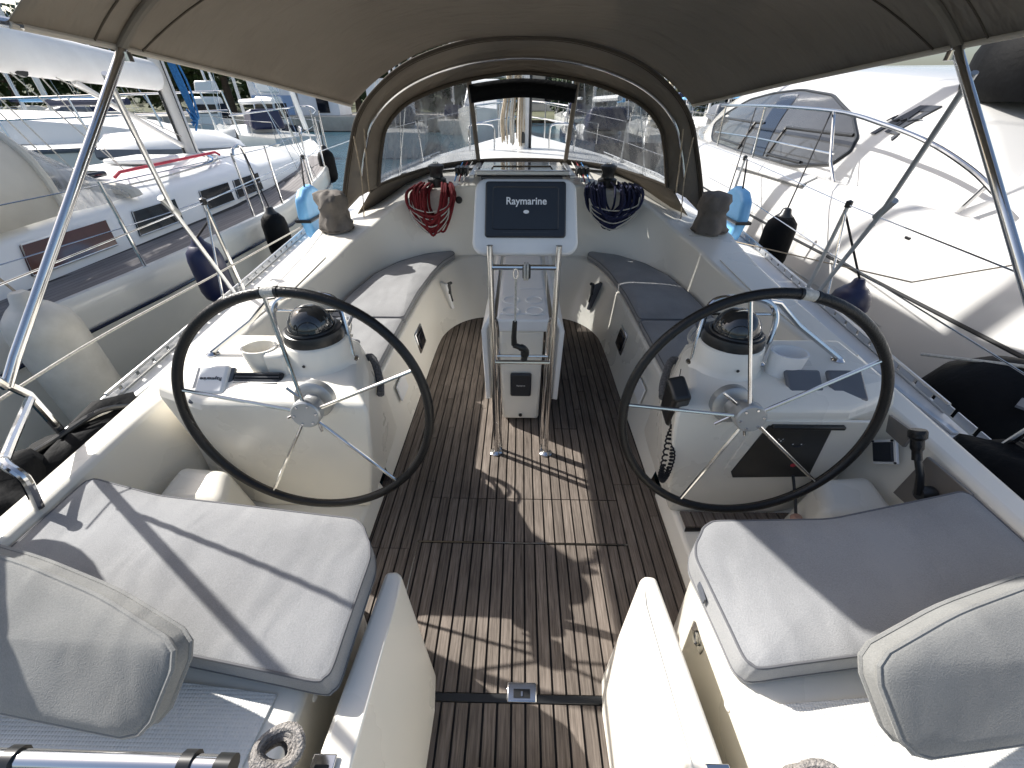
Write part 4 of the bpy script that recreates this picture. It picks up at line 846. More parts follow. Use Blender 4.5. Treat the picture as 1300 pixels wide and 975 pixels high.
# ================================================================== generic moored boats
def moored(x, y, L, ang, label, hullm=HULLG, mast=True, motor=False, kid=0):
    t = thing('motor_yacht' if motor else 'moored_sailboat', label, 'motorboat' if motor else 'sailboat', (x, y, WZ), 'boats moored ahead')
    t.rotation_euler = (0, 0, ang); W_ = L * .30; F = L * (.13 if motor else .10)
    secs = [(-.5, .84, .0), (-.3, .97, .02), (0, 1, .05), (.25, .8, .12), (.42, .4, .2), (.5, .03, .26)]
    base = Vector((x, y, WZ))
    def P(u, v, z): return base + Vector((u, v, z))
    def part(mb, nm, m, par=t, **k): return mb.build(nm, m, par, **k)
    r = []
    for u, wv, sh in secs: r.append([P(-wv * W_ / 2 * .8, u * L, -.1), P(-wv * W_ / 2, u * L, F * .55 + sh * F), P(-wv * W_ / 2, u * L, F + sh * F), P(0, u * L, F * 1.05 + sh * F), P(wv * W_ / 2, u * L, F + sh * F), P(wv * W_ / 2, u * L, F * .55 + sh * F), P(wv * W_ / 2 * .8, u * L, -.1)])
    part(MB().loft(r, True, True), 'hull', hullm)
    if motor:
        ca = part(MB().prism([P(-W_ * .42, -L * .4, F), P(W_ * .42, -L * .4, F), P(W_ * .36, L * .22, F), P(-W_ * .36, L * .22, F)], [P(-W_ * .36, -L * .36, F + 1.9), P(W_ * .36, -L * .36, F + 1.9), P(W_ * .3, L * .06, F + 1.9), P(-W_ * .3, L * .06, F + 1.9)]), 'cabin', GELW, bevel=.15)
        for sg in (-1, 1): MB().prism([P(sg * W_ * .405, -L * .34, F + .8), P(sg * W_ * .37, L * .10, F + .8), P(sg * W_ * .35, L * .06, F + 1.4), P(sg * W_ * .385, -L * .34, F + 1.4)], [P(sg * W_ * .43, -L * .34, F + .8), P(sg * W_ * .395, L * .10, F + .8), P(sg * W_ * .375, L * .06, F + 1.4), P(sg * W_ * .41, -L * .34, F + 1.4)]).build('window', DARKGL, ca)
        MB().box(P(0, -L * .405, F + .95), (W_ * .74, .08, 1.0)).build('window', DARKGL, ca)
        part(MB().prism([P(-W_ * .34, -L * .38, F + 2.1), P(W_ * .34, -L * .38, F + 2.1), P(W_ * .26, 0, F + 2.1), P(-W_ * .26, 0, F + 2.1)], [P(-W_ * .30, -L * .36, F + 2.9), P(W_ * .30, -L * .36, F + 2.9), P(W_ * .22, -L * .05, F + 2.9), P(-W_ * .22, -L * .05, F + 2.9)]), 'flybridge', GELW, bevel=.1)
        part(MB().tube([P(-W_ * .3, -L * .3, F + 2.9), P(-W_ * .26, -L * .28, F + 3.9), P(W_ * .26, -L * .28, F + 3.9), P(W_ * .3, -L * .3, F + 2.9)], .09, 6), 'radar_arch', GELW)
    else:
        ca = part(MB().prism([P(-W_ * .3, -L * .12, F), P(W_ * .3, -L * .12, F), P(W_ * .16, L * .26, F * 1.1), P(-W_ * .16, L * .26, F * 1.1)], [P(-W_ * .26, -L * .10, F + .42), P(W_ * .26, -L * .10, F + .42), P(W_ * .12, L * .22, F + .3), P(-W_ * .12, L * .22, F + .3)]), 'coachroof', GELW, bevel=.06)
        part(MB().prism([P(-W_ * .3, -L * .2, F + .2), P(W_ * .3, -L * .2, F + .2), P(W_ * .26, -L * .06, F + .4), P(-W_ * .26, -L * .06, F + .4)], [P(-W_ * .25, -L * .19, F + 1.05), P(W_ * .25, -L * .19, F + 1.05), P(W_ * .22, -L * .09, F + .95), P(-W_ * .22, -L * .09, F + .95)]), 'spray_hood', (NAVY, CREAMC, GRYBLUE)[kid % 3], bevel=.12)
        H = L * 1.25
        part(MB().tube([P(0, L * .08, F), P(0, L * .08, F + H)], .075, 8), 'mast', MASTA)
        part(MB().tube([P(0, L * .08, F + 1.3), P(0, -L * .32, F + 1.35)], .11, 8), 'boom', (SAILC, NAVY, BLUEV)[kid % 3])
        for a, b in (((0, L * .49), H * .96), ((0, -L * .48), H), ((W_ * .47, L * .05), H * .7), ((-W_ * .47, L * .05), H * .7)): part(MB().tube([P(a[0], a[1], F), P(0, L * .08, F + b)], .012, 5), 'stay', STEEL)
        part(MB().tube([P(-H * .08, L * .08, F + H * .5), P(H * .08, L * .08, F + H * .5)], .025, 6), 'spreader', MASTA)
    for sg in (-1, 1):
        part(MB().tube([P(sg * wv * W_ / 2 * .97, u * L, F + sh * F + .6) for u, wv, sh in secs], .014, 5), 'guard_rail', STEEL)
        for u, wv, sh in secs[:-1]: part(MB().tube([P(sg * wv * W_ / 2 * .97, u * L, F + sh * F), P(sg * wv * W_ / 2 * .97, u * L, F + sh * F + .6)], .014, 5), 'stanchion', STEEL)
    return t
DKHULL = mat('hull_navy', (.012, .018, .04), .15)
moored(-2.6, 36, 12, 3.05, 'big white motor yacht with dark window bands just left of our mast', motor=True)
moored(3.4, 22, 10, .1, 'navy hulled sailboat just right of our mast', DKHULL, kid=0)
moored(7.2, 25, 11, -.1, 'white sailboat with cream hood right of our bow rail', kid=1)
moored(11.0, 28, 11, .05, 'white sailboat with grey hood beyond the right hood window', kid=2)
moored(15.2, 31, 12, .0, 'white sailboat with navy hood at the right of the far row', kid=0)
moored(9.0, 17, 9, .05, 'nearest white sailboat ahead, behind the right hood window', kid=1)
moored(-6.8, 27, 10, .2, 'white sailboat with grey hood behind the left hood window', kid=2)
moored(-20.4, 38.5, 4.6, 1.2, 'small navy hulled motor cruiser along the quay', DKHULL, motor=True)
moored(-25.5, 38.8, 4.4, 1.5, 'small white motor cruiser along the quay left of the navy one', motor=True)
for k, (x, y, L, a, lb) in enumerate([(4.6, 44, 10, .1, 'white sailboat far ahead, first right of our mast'), (9.5, 46, 11, -.05, 'white sailboat far ahead, second right of our mast'), (14.5, 47, 10, .05, 'white sailboat far ahead, third right of our mast'), (19.5, 46, 11, 0, 'white sailboat far ahead, fourth right of our mast'), (24.5, 45, 10, .1, 'white sailboat far ahead, last of the row on the right'),
        (-9.5, 36, 10, .1, 'white sailboat far ahead at the left edge of the hood window'), (-30.5, 36, 9, .3, 'white sailboat along the quay, behind the blue rope'), (-35.5, 36, 9, .2, 'white sailboat along the quay, behind the pale mast'), (-41, 36, 10, .1, 'white sailboat along the quay, left of the pale mast'), (-47, 35, 10, .2, 'white sailboat along the quay under the boom'), (-53, 34, 10, .1, 'white sailboat along the quay nearest the left edge'), (6.5, 33, 9, -.1, 'white sailboat between the near boats and the far row'), (-5.8, 42, 9, .1, 'white sailboat far ahead just left of the motor yacht'), (-17, 18, 9, 1.4, 'white sailboat lying behind the white motorboat on the left'), (-23, 23, 10, 1.5, 'white sailboat beyond the motorboat, left of the pale mast'), (-13.5, 24, 9, .9, 'white sailboat beyond the covered dinghy')]): moored(x, y, L, a, lb, kid=k % 3)
# ================================================================== left neighbour: sailing yacht
LY = thing('sailing_yacht', 'white sailing yacht with grey teak side deck moored close on the left', 'sailboat', (-4.5, 5, WZ))
LE = [(-1.0, -2.90), (1, -2.98), (2, -2.95), (3.2, -2.80), (5, -2.74), (6.2, -2.86), (7.3, -3.12), (8.4, -3.56), (9.3, -4.05), (10.0, -4.46)]
LZ = [(-1, .60), (2, .60), (5, .66), (8, .80), (10, .96)]
LC = -4.5
le = lambda y: interp(LE, y); lz = lambda y: interp(LZ, y)
lys = [-1, 0, 1, 2, 3, 4, 5, 6, 7, 7.8, 8.4, 9, 9.5, 10]
lysm = [p.y for p in catmull([(0, y, 0) for y in lys], 2)]
rs = []
for y in lysm:
    h = le(y) - LC; rs.append([(LC + h * k, y, z) for k, z in ((.55, -.75), (.86, -.4), (.97, .1), (1.0, lz(y) - .06), (1.0, lz(y)), (.985, lz(y) + .035), (.96, lz(y) + .035), (.955, lz(y)))] + [(LC, y, lz(y) + .05)] + [(LC - h, y, lz(y)), (LC - h, y, lz(y) - .1), (LC - h * .9, y, -.4), (LC - h * .5, y, -.75)])
MB().loft(rs).build('hull', HULLG, LY, ang=50)
MB().tube([(le(y) + .008, y, lz(y) - .19) for y in lysm if 1.0 <= y <= 9.5], .012, 6).build('rubbing_stripe', DKHULL, LY)
sd = MB().loft([[(le(y) - .06 * 1, y, lz(y) + .012), (min(le(y) - .12, max(-3.42, le(y) - .62)), y, lz(y) + .02)] for y in lysm if y <= 8.6]).build('side_deck', CAULK, LY)
for k in range(11):
    a0, a1 = .075 + k * .052, .075 + k * .052 + .046
    MB().loft([[(le(y) - a0, y, lz(y) + .0185), (le(y) - a1, y, lz(y) + .0195)] for y in lysm if y <= 8.4]).build('plank', TEAKG, sd)
# coachroof
LR = [(1.0, -3.46, .95), (2.8, -3.43, .96), (4.5, -3.41, 1.0), (6, -3.44, 1.0), (7.2, -3.62, .96), (8.2, -3.95, .92), (8.7, -4.3, .90)]
MB().loft([[(x + .06, y, lz(y) + .0), (x, y, z - .06), (x - .10, y, z), (x - .35, y, z + .07), (LC, y, z + .11), (2 * LC - x, y, z), (2 * LC - x, y, lz(y))] for y, x, z in LR]).build('coachroof', GELW, LY, ang=50)
def lwin(y0, y1, m, z0=.70, z1=.885, sl=.05):
    f = lambda y, z: (interp([(r[0], r[1]) for r in LR], y) + .062 - (z - .66) * .22, y, z + (y - 3) * .012)
    a = [f(y0, z0), f(y1 - sl, z0), f(y1, z1), f(y0 + sl * 1.6, z1)]
    n = Vector((.012, 0, .004)); o = MB().prism([Vector(p) - n for p in a], [Vector(p) + n for p in a]).build('window', m, LY, bevel=.004)
    fr = [Vector(p) + n * .6 for p in a]; MB().tube(fr, .007, 6, closed=True).build('window_frame', ALU, o)
lwin(2.66, 3.42, REDGL); lwin(3.62, 4.22, DARKGL); lwin(4.52, 5.12, DARKGL); lwin(5.16, 5.80, DARKGL)
MB().tube([(-3.86, 4.2, 1.09), (-3.86, 4.28, 1.125), (-3.84, 5.75, 1.155), (-3.84, 5.82, 1.12)], .014, 8).build('grab_rail', REDP, LY)
MB().box((-4.2, 4.0, 1.12), (.5, .5, .05)).build('deck_hatch', DARKGL, LY, bevel=.02)
MB().box((-4.3, 5.15, 1.14), (.5, .5, .05)).build('deck_hatch', GELW, LY, bevel=.02)
MB().box((-4.05, 3.72, 1.10), (.16, .3, .10)).build('dorade_box', BLKP, LY, bevel=.03)
for k in range(3): MB().tube(catmull([(-3.66, 3.9 + k * .05, 1.045), (-3.62, 4.6, 1.06), (-3.74, 5.4 + .1 * k, 1.09), (-4.3, 6.15, 1.12)], 4), .008, 5).build('deck_line', (ROPEW, ROPEBL, ROPEW)[k], LY)
# hood of the neighbour: cream canvas with curtain window
def harch(y, w_, z0, z1, n=18): return [(LC + w_ * math.copysign(abs(math.cos(a)) ** .55, math.cos(a)), y, z0 + (z1 - z0) * abs(math.sin(a)) ** .6) for a in [math.pi * k / n for k in range(n + 1)]]
hd = MB().loft([harch(2.0, 1.10, .95, 1.68), harch(2.6, 1.06, .97, 1.70), harch(3.25, .99, .98, 1.62)]).build('hood', CREAMC, LY, solid=.01, ang=60)
MB().loft([harch(3.25, .99, .98, 1.62), harch(3.52, 1.02, .98, 1.40), harch(3.85, 1.05, 1.0, 1.07)]).build('hood_window', PERSP, hd)
MB().tube(harch(3.25, .995, .98, 1.625), .03, 8).build('hood_edge', CREAMC, hd)
MB().tube(harch(3.86, 1.07, .99, 1.07), .05, 8).build('hood_skirt', CREAMC, hd)
MB().tube(harch(2.0, 1.11, .93, 1.685), .03, 8).build('hood_edge', CREAMC, hd)
# mast, boom, vang, halyards, stays
MB().tube([(-4.5, 6.25, 1.05), (-4.5, 6.2, 5), (-4.5, 6.1, 12)], .085, 12, ell=1.3).build('mast', MASTA, LY)
MB().tube([(-4.5, 6.12, 1.1), (-4.5, 6.07, 5)], .016, 6).build('mast_track', BLKP, LY)
MB().tube([(-4.45, 6.05, 1.93), (-4.36, 4.5, 2.03), (-4.22, 2.2, 2.22)], [.11, .13, .14], 12, ell=1.35).build('boom', SAILC, LY)
MB().tube([(-4.46, 6.08, 1.2), (-4.42, 5.45, 1.52), (-4.38, 4.85, 1.84)], .03, 10).build('vang', MASTA, LY)
for k in range(9):
    a = random.uniform(-.03, .05); MB().tube(catmull([(-4.38 + a, 6.30, 2.35), (-4.34 + a * 2, 6.32 + a, 1.9), (-4.32 + a * 2, 6.33 - a, 1.5), (-4.36 + a, 6.3, 1.35 + .03 * k)], 4), .013, 6).build('halyard_coil', ROPEBL, LY)
for k in range(5): MB().tube([(-4.4 + k * .03, 6.2 - k * .04, 1.12), (-4.43, 6.2, 6)], .006, 5).build('halyard', ROPEW if k % 2 else ROPEK, LY)
for (x, y), zt, r in (((-2.93, 6.25), 9, .006), ((-2.93, 6.42), 6, .006), ((-2.96, 6.08), 6, .005), ((-4.46, 9.95), 12, .012), ((-3.05, 6.6), 4, .004)): MB().tube([(x, y, lz(y)), (-4.5, 6.2, zt)], r, 5).build('shroud', STEEL, LY)
MB().tube([(-4.45, 9.8, 1.2), (-4.5, 8.3, 5.6), (-4.5, 7, 9.5)], .05, 8).build('furled_genoa', SAILC, LY)
for (x, y, z), (x2, y2, z2) in (((-4.33, 3.9, 1.95), (-4.1, 4.1, 1.13)), ((-4.33, 3.8, 1.95), (-4.3, 4.15, 1.13)), ((-4.35, 4.2, 1.95), (-4.0, 4.5, 1.12)), ((-4.36, 4.5, 1.9), (-4.25, 4.75, 1.13)), ((-4.3, 3.2, 1.95), (-4.0, 4.0, 1.12)), ((-4.3, 4.6, 1.86), (-4.44, 6.1, 1.3))): MB().tube([(x, y, z), (x2, y2, z2)], .006, 5).build('sheet_line', ROPEW, LY)
for y in (3.95, 4.3): MB().lathe([(0, -.02), (.045, -.018), (.05, 0), (.045, .018), (0, .02)], (-4.30, y, 1.90), 14, Matrix.Rotation(R(90), 3, 'Y')).build('block', BLKP, LY)
for y in (1.4, 3.0, 4.45, 5.05, 6.2, 7.3, 8.3):
    x = le(y) - .05; MB().tube([(x, y, lz(y) + .02), (x - .01, y, lz(y) + .62)], .0125, 8).build('stanchion', STEEL, LY)
for a, b in ((4.45, 5.05), (6.2, 6.55)):
    MB().tube(catmull([(le(a) - .05, a, lz(a) + .60), (le(a) - .05, a + .05, lz(a) + .66), (le(b) - .06, a + .18, lz(a) + .62), (le(b) - .06, a + .22, lz(b) + .03)], 5), .0125, 8).build('gate_hoop', STEEL, LY)
for h in (.32, .60): MB().tube([(le(y) - .055, y, lz(y) + h) for y in lysm if 1.4 <= y <= 8.6], .0035, 5).build('lifeline', STEEL, LY)
for sg in (1,):
    MB().tube(catmull([(le(8.6) - .06, 8.6, lz(8.6) + .62), (-4.0, 9.4, 1.52), (-4.42, 10.0, 1.58), (-4.9, 9.5, 1.52), (-5.3, 8.7, 1.45)], 6), .0135, 8).build('pulpit', STEEL, LY)
    for x, y in ((-3.82, 9.1), (-4.3, 9.85), (-4.75, 9.7)): MB().tube([(x, y, .88), (x, y, 1.52)], .0125, 8).build('pulpit_post', STEEL, LY)
# ================================================================== white motorboat and dinghy beyond the left neighbour
MBT = thing('motorboat', 'white motorboat with long stainless bow rail beyond the left neighbour', 'motorboat', (-10, 10.4, WZ))
sx = [(-15, 1.5), (-12, 1.55), (-10, 1.5), (-8.6, 1.25), (-7.4, .8), (-6.6, .3), (-6.3, .04)]
rr = []
for x, h in sx:
    k = (x + 15) / 8.7; zt = .82 + .18 * k * k
    rr.append([(x, 10.4 - h * .6, -.7), (x, 10.4 - h * .95, .2), (x, 10.4 - h, zt - .10), (x, 10.4 - h, zt), (x, 10.4 - h * .9, zt + .04), (x, 10.4, zt + .16), (x, 10.4 + h * .9, zt + .04), (x, 10.4 + h, zt), (x, 10.4 + h * .6, -.7)])
MB().loft(rr).build('hull', HULLG, MBT, ang=50)
MB().tube([(x, 10.4 - h - .01, .80 + .18 * ((x + 15) / 8.7) ** 2 - .02) for x, h in sx], .05, 8).build('rubbing_strake', GRYBLUE, MBT)
MB().loft([[(x, 10.4 - 1.2 * k, .95), (x + .2, 10.4 - 1.0 * k, .95 + hh * .8), (x + .3, 10.4 - .5 * k, .95 + hh), (x + .3, 10.4 + .5 * k, .95 + hh), (x + .2, 10.4 + 1.0 * k, .95 + hh * .8), (x, 10.4 + 1.2 * k, .95)] for x, k, hh in ((-14.5, 1, .55), (-12, 1, .55), (-10, .95, .5), (-8.6, .75, .36), (-7.6, .5, .16), (-7.2, .3, .08))]).build('cabin', GELW, MBT, ang=50)
for h in (.42, .75): MB().tube([(x, 10.4 - hh * .93, .88 + .2 * ((x + 15) / 8.7) ** 2 + h) for x, hh in sx], .018, 8).build('bow_rail', STEEL, MBT)
for x, hh in sx: MB().tube([(x + .1, 10.4 - hh * .95, .85 + .2 * ((x + 15) / 8.7) ** 2), (x, 10.4 - hh * .93, 1.63 + .2 * ((x + 15) / 8.7) ** 2)], .018, 8).build('rail_post', STEEL, MBT)
dg = thing('covered_dinghy', 'small dinghy under a pale cover in front of the quay, right of the blue rope', 'dinghy', (-6.2, 9.3, .6))
MB().loft([[(x, 9.3 - h, .72), (x, 9.3 - h, .9), (x, 9.3 - h * .5, .9 + q), (x, 9.3 + h * .5, .9 + q), (x, 9.3 + h, .9), (x, 9.3 + h, .72)] for x, h, q in ((-8.0, .7, .25), (-7, .75, .32), (-6.2, .6, .28), (-5.7, .3, .12), (-5.55, .05, .02))]).build('cover', GELW, dg, ang=50)
MB().loft([[(x, 9.3 - h, .93), (x, 9.3 - h * 1.05, .80), (x, 9.3 - h * .7, .55), (x, 9.3 + h * .7, .55), (x, 9.3 + h, .9)] for x, h in ((-8.0, .72), (-7, .77), (-6.2, .62), (-5.7, .32), (-5.53, .06))]).build('hull', GRYBLUE, dg, ang=50)
# ================================================================== right neighbour: motor yacht
AZ = thing('motor_yacht', 'large glossy white motor yacht with curved side window close on the right', 'motor yacht', (5, 5, WZ))
ayk = [(-3, 0), (0, 0), (1.5, 0), (3, 0), (4.5, .0), (6, .03), (8, .15), (10, .45), (12, 1.0), (14, 1.9), (15.5, 3.0)]
def azr(y, o): return interp(ayk, y) + o
AH = []
for y, o in ayk:
    zf = .06 * max(0, y - 4) / 10
    AH.append([(2.70 + o, y, -.72), (2.82 + o, y, -.3), (2.90 + o, y, .15), (2.945 + o, y, .42 + zf), (2.96 + o, y, .50 + zf), (3.0 + o, y, .62 + zf), (3.06 + o, y, .80 + zf), (3.14 + o, y, .93 + zf), (3.24 + o, y, .985 + zf), (3.36 + o, y, .97 + zf), (3.52 + o, y, .955 + zf)])
MB().loft(AH).build('hull', AZW, AZ, ang=70)
MB().tube([(2.965 + o, y, .455 + .06 * max(0, y - 4) / 10) for y, o in ayk], .020, 8).build('rub_rail', BLKP, AZ)
MB().tube([(2.975 + o, y, .487 + .06 * max(0, y - 4) / 10) for y, o in ayk], .014, 8).build('rub_rail_cap', STEEL, AZ)
MB().tube([(2.905 + o, y, .20) for y, o in ayk if 2 <= y <= 9], .004, 5).build('hull_crease', HUBGREY, AZ)
# superstructure: side leans inboard, top line falls towards the stern
tops = [(15.5, .98), (13, 1.25), (11.5, 1.6), (10, 1.9), (8.2, 2.05), (6.4, 1.945), (5.2, 1.84), (4.6, 1.73), (4.0, 1.45), (3.6, 1.22), (3.2, 1.05)]
SS = []
for y, zt in tops:
    o = interp(ayk, y); k = (zt - .95); n_ = 8
    row = [(3.5 + o + .6 / .9 * k * f - .10 * math.sin(f * 3.1) * k, y, .95 + k * f) for f in [q / n_ for q in range(n_ + 1)]]
    xe = 3.5 + o + .6 / .9 * k
    row += [(xe + .12, y, zt + .035), (xe + .5, y, zt + .07), (8.5, y, zt + .1), (8.6, y, .5)]
    SS.append(row)
MB().loft(SS).build('superstructure', AZW, AZ, ang=70)
def azp(x, y, z, h=0):               # onto the bulged side surface
    k = max(.05, interp([(a, b - .95) for a, b in tops[::-1]], y)); f = (z - .95) / k
    return Vector((3.5 + interp(ayk, y) + .6 / .9 * k * f - .10 * math.sin(min(1, max(0, f)) * 3.1) * k - h, y, z + h * .6))
WP = [(10.6, 1.284), (9.32, 1.683), (8.4, 1.77), (7.456, 1.80), (6.5, 1.734), (5.95, 1.62), (5.679, 1.52), (5.35, 1.36), (5.25, 1.23), (5.36, 1.09), (5.65, 1.0), (6.1, .975), (7.277, .97), (8.5, .975), (9.727, 1.0), (10.3, 1.1)]
WP = [(10.75, 1.25), (9.32, 1.683), (8.4, 1.765), (7.456, 1.805), (6.5, 1.734), (5.68, 1.533), (5.27, 1.346), (5.195, 1.221), (5.33, 1.082), (6.02, .985), (7.28, .97), (9.73, .985)]
wp = []
for (a, b), (c, d) in zip(WP, WP[1:] + WP[:1]): wp += [Vector((0, a + (c - a) * k / 5, b + (d - b) * k / 5)) for k in (.4, 1.3, 2.5, 3.7, 4.6)]
cyw = sum(p.y for p in wp) / len(wp); czw = 1.36
rings = []
for f in (1.0, .8, .6, .4, .2, .02): rings.append([azp(0, cyw + (p.y - cyw) * f, czw + (p.z - czw) * f, .012) for p in wp])
sw = MB().loft(rings, True).build('side_window', TINTGL, AZ, ang=80)
MB().tube([azp(0, p.y, p.z, .012) for p in wp], .018, 6, closed=True).build('window_frame', BLKP, sw)
for y0, y1, z0, z1 in ((5.35, 6.85, 1.36, 1.36), (7.6, 10.2, 1.38, 1.38), (6.85, 6.85, 1.0, 1.36), (7.95, 7.95, 1.0, 1.38), (5.9, 6.85, 1.03, 1.03), (7.9, 9.4, 1.06, 1.06)):
    MB().tube([azp(0, y0 + (y1 - y0) * k / 6, z0 + (z1 - z0) * k / 6, .02) for k in range(7)], .018, 6).build('mullion', BLKP, sw)
MB().loft([[azp(0, 6.95 + .55 * (z - .98), z, .02), azp(0, 7.4 + .62 * (z - .98), z, .02)] for z in (.99, 1.15, 1.3, 1.45, 1.6, 1.75)]).build('dark_band', mat('navy_gloss', (.006, .012, .025), .08), sw)  # slanted dark navy band laid over the side window
# emblem: slanted letters A and Z with a script stroke
def emb(poly, nm='emblem'): MB().prism([azp(0, 5.14 - u * .46, 1.405 + v * .235, .006) for u, v in poly], [azp(0, 5.14 - u * .46, 1.405 + v * .235, .016) for u, v in poly]).build(nm, DKGREY, AZ)
emb([(-.02, -.05), (.50, 1.0), (.66, 1.0), (.13, -.05)]); emb([(.52, 1.0), (.66, 1.0), (.50, .05), (.36, .05)]); emb([(.25, .30), (.47, .30), (.49, .40), (.30, .40)])
emb([(.65, 1.0), (1.02, 1.0), (.94, .80), (.66, .80)]); emb([(.88, .98), (1.03, 1.0), (.66, .10), (.50, .10)]); emb([(.50, .02), (.80, .0), (.76, .14), (.56, .14)]); emb([(.74, .0), (.80, -.02), (.78, -.22), (.70, -.12)])
MB().tube([azp(0, 5.14 - u * .46, 1.405 + v * .235, .018) for u, v in ((.10, .42), (.18, .55), (.24, .62), (.22, .48), (.32, .45), (.42, .52), (.50, .46), (.60, .55), (.68, .46), (.80, .52), (.95, .56))], .008, 6).build('script_stroke', DKGREY, AZ)
# side rail with posts
ra = catmull([(3.30, 8.9, 1.60), (3.30, 7.0, 1.62), (3.30, 5.27, 1.594), (3.30, 4.46, 1.509), (3.30, 3.87, 1.406), (3.30, 3.4, 1.27), (3.30, 3.10, 1.14)], 5)
MB().tube([(interp(ayk, p.y) + p.x, p.y, p.z) for p in ra], .019, 10).build('guard_rail', STEEL, AZ)
MB().tube([(3.30 + interp(ayk, y), y, z) for y, z in ((8.9, 1.20), (7, 1.24), (5.0, 1.22))], .011, 8).build('guard_rail', STEEL, AZ)
for y, zt in ((8.6, 1.60), (6.9, 1.62)): MB().tube([(3.30 + interp(ayk, y), y - .05, .98), (3.30 + interp(ayk, y), y, zt)], .014, 8).build('rail_post', STEEL, AZ)
MB().tube([(3.30, 4.80, .98), (3.30, 4.98, 1.15), (3.30, 5.24, 1.59)], .016, 8).build('rail_post', STEEL, AZ)
MB().tube([(3.34, 3.36, 1.0), (3.31, 3.24, 1.20)], .016, 8).build('rail_post', STEEL, AZ)
MB().box((3.16, 5.9, .955), (.18, 1.8, .02), Matrix.Rotation(R(-28), 3, 'Y')).build('locker_lid', AZW, AZ, bevel=.006)
for y in (3.75, 3.35): MB().box((3.055, y, .80), (.012, .05, .02)).build('drain', BLKP, AZ, bevel=.004)
# stern quarter wing of the motor yacht and the black cover on top
MB().loft([[(3.42, y, .95), (3.52, y, 1.2 + q), (3.78, y, 1.42 + q), (4.5, y, 1.5 + q)] for y, q in ((3.5, -.2), (3.1, .02), (2.5, .12), (1.5, .14), (-2, .14))]).build('quarter_wing', AZW, AZ, ang=70)
cv = lump((4.36, 4.42, 1.68), [(.36, 0), (.42, .12), (.42, .35), (.36, .52), (.2, .6), (.03, .62)], 5, .12, sx=1, sy=1.25).build('tender_cover', BLKM, None, ang=60); tag(cv, 'black covered tender on the motor yacht at the upper right edge', 'tender')
# ================================================================== guard rails, lines and fenders of our yacht
for s in (-1, 1):
    for y in (2.80, 4.6, 6.4, 8.2):
        t = thing('stanchion', 'stainless stanchion on the %s rail, %s' % (side(s), {2.8: 'nearest, beside the wheel', 4.6: 'second from the stern', 6.4: 'third from the stern', 8.2: 'farthest forward'}[y]), 'stanchion', (s * (hb(y) - .06), y, dz(y)), 'stanchions of our yacht')
        lean = .03
        MB().tube([(s * (hb(y) - .06), y, dz(y)), (s * (hb(y) - .06 + lean), y, dz(y) + .62)], .0125, 10).build('post', STEEL if s < 0 else HUBGREY, t)
        MB().lathe([(.03, 0), (.03, .008), (.018, .02), (.017, .07), (0, .07)], (s * (hb(y) - .06), y, dz(y)), 14).build('socket', STEEL, t)
        MB().lathe([(.02, .60), (.02, .635), (0, .645)], (s * (hb(y) - .06 + lean), y, dz(y)), 12).build('cap', BLKP, t)
        if y == 2.8: MB().tube([(s * (hb(y) - .06 + lean), y, dz(y) + .58), (s * (hb(y) - .05), y - .22, dz(y) + .02)], .008, 8).build('brace', STEEL, t)
    for h, nm in ((.615, 'upper'), (.32, 'lower')):
        if s < 0 and h < .5: continue
        pts = [(s * 1.86, 1.0, .47 + h + .06)] + [(s * (hb(y) - .035), y, dz(y) + h) for y in (2.8, 4.6, 6.4, 8.2)] + [(s * .5, 11.3, 1.0 + h)]
        tag(MB().tube(pts, .0035, 6).build('lifeline', STEEL), '%s thin lifeline wire along the %s side of our yacht' % (nm, side(s)), 'lifeline', 'lifelines of our yacht')
tag(MB().tube(catmull([(-1.90, 1.05, .80), (-2.0, 1.7, .775), (-2.04, 2.66, .74), (-2.05, 4.2, .72)], 5), .006, 6).build('deck_line', ROPEW), 'pale line stretched along the left side deck', 'rope')
tag(MB().tube([(1.95, 3.9, .62), (2.55, 2.6, .72), (3.1, 2.45, .92)], .005, 6).build('mooring_line', ROPET), 'thin mooring line running across to the motor yacht', 'rope')
def fender(x, y, z, r, L, m1, m2, label, tilt=(0, 0), rope=None, group='fenders', rm=ROPEK):
    t = thing('fender', label, 'fender', (x, y, z - L / 2), group); M = Matrix.Rotation(tilt[0], 3, 'X') @ Matrix.Rotation(tilt[1], 3, 'Y'); c = (x, y, z)
    MB().lathe([(.012, -L / 2), (r * .5, -L / 2 + r * .12), (r * .88, -L / 2 + r * .5), (r, -L / 2 + r * 1.0), (r, L / 2 - r * 1.0), (r * .9, L / 2 - r * .5), (r * .55, L / 2 - r * .1), (r * .3, L / 2)], c, 24, M).build('body', m1, t, ang=60)
    MB().lathe([(r * .62, L / 2 - r * .18), (r * .36, L / 2 + .01), (r * .28, L / 2 + r * .35), (r * .2, L / 2 + r * .42), (0, L / 2 + r * .42)], c, 18, M).build('end_cap', m2, t, ang=40)
    if rope: MB().tube([Vector(c) + M @ Vector((0, 0, L / 2 + r * .3)), *[Vector(p) for p in rope]], .007, 6).build('lanyard', rm, t)
fender(-2.46, 3.10, .56, .12, .48, NAVY, NAVY, 'navy fender hanging between the hulls behind the left wheel', rope=[(-2.2, 2.95, 1.0)])
fender(-2.66, 1.98, .34, .16, .92, FENW, FENW, 'large dirty white fender on the left neighbour at the left edge', rope=[(-2.92, 2.1, 1.0)], rm=ROPET)
fender(-2.52, 4.28, .52, .12, .50, BLKM, BLKP, 'black fender hanging by the left neighbour ahead of the navy one', rope=[(-2.72, 4.5, 1.26)])
fender(-3.22, 7.55, .78, .13, .5, BLKM, BLKP, 'black fender at the bow of the left neighbour', rope=[(-3.1, 7.3, 1.4)])
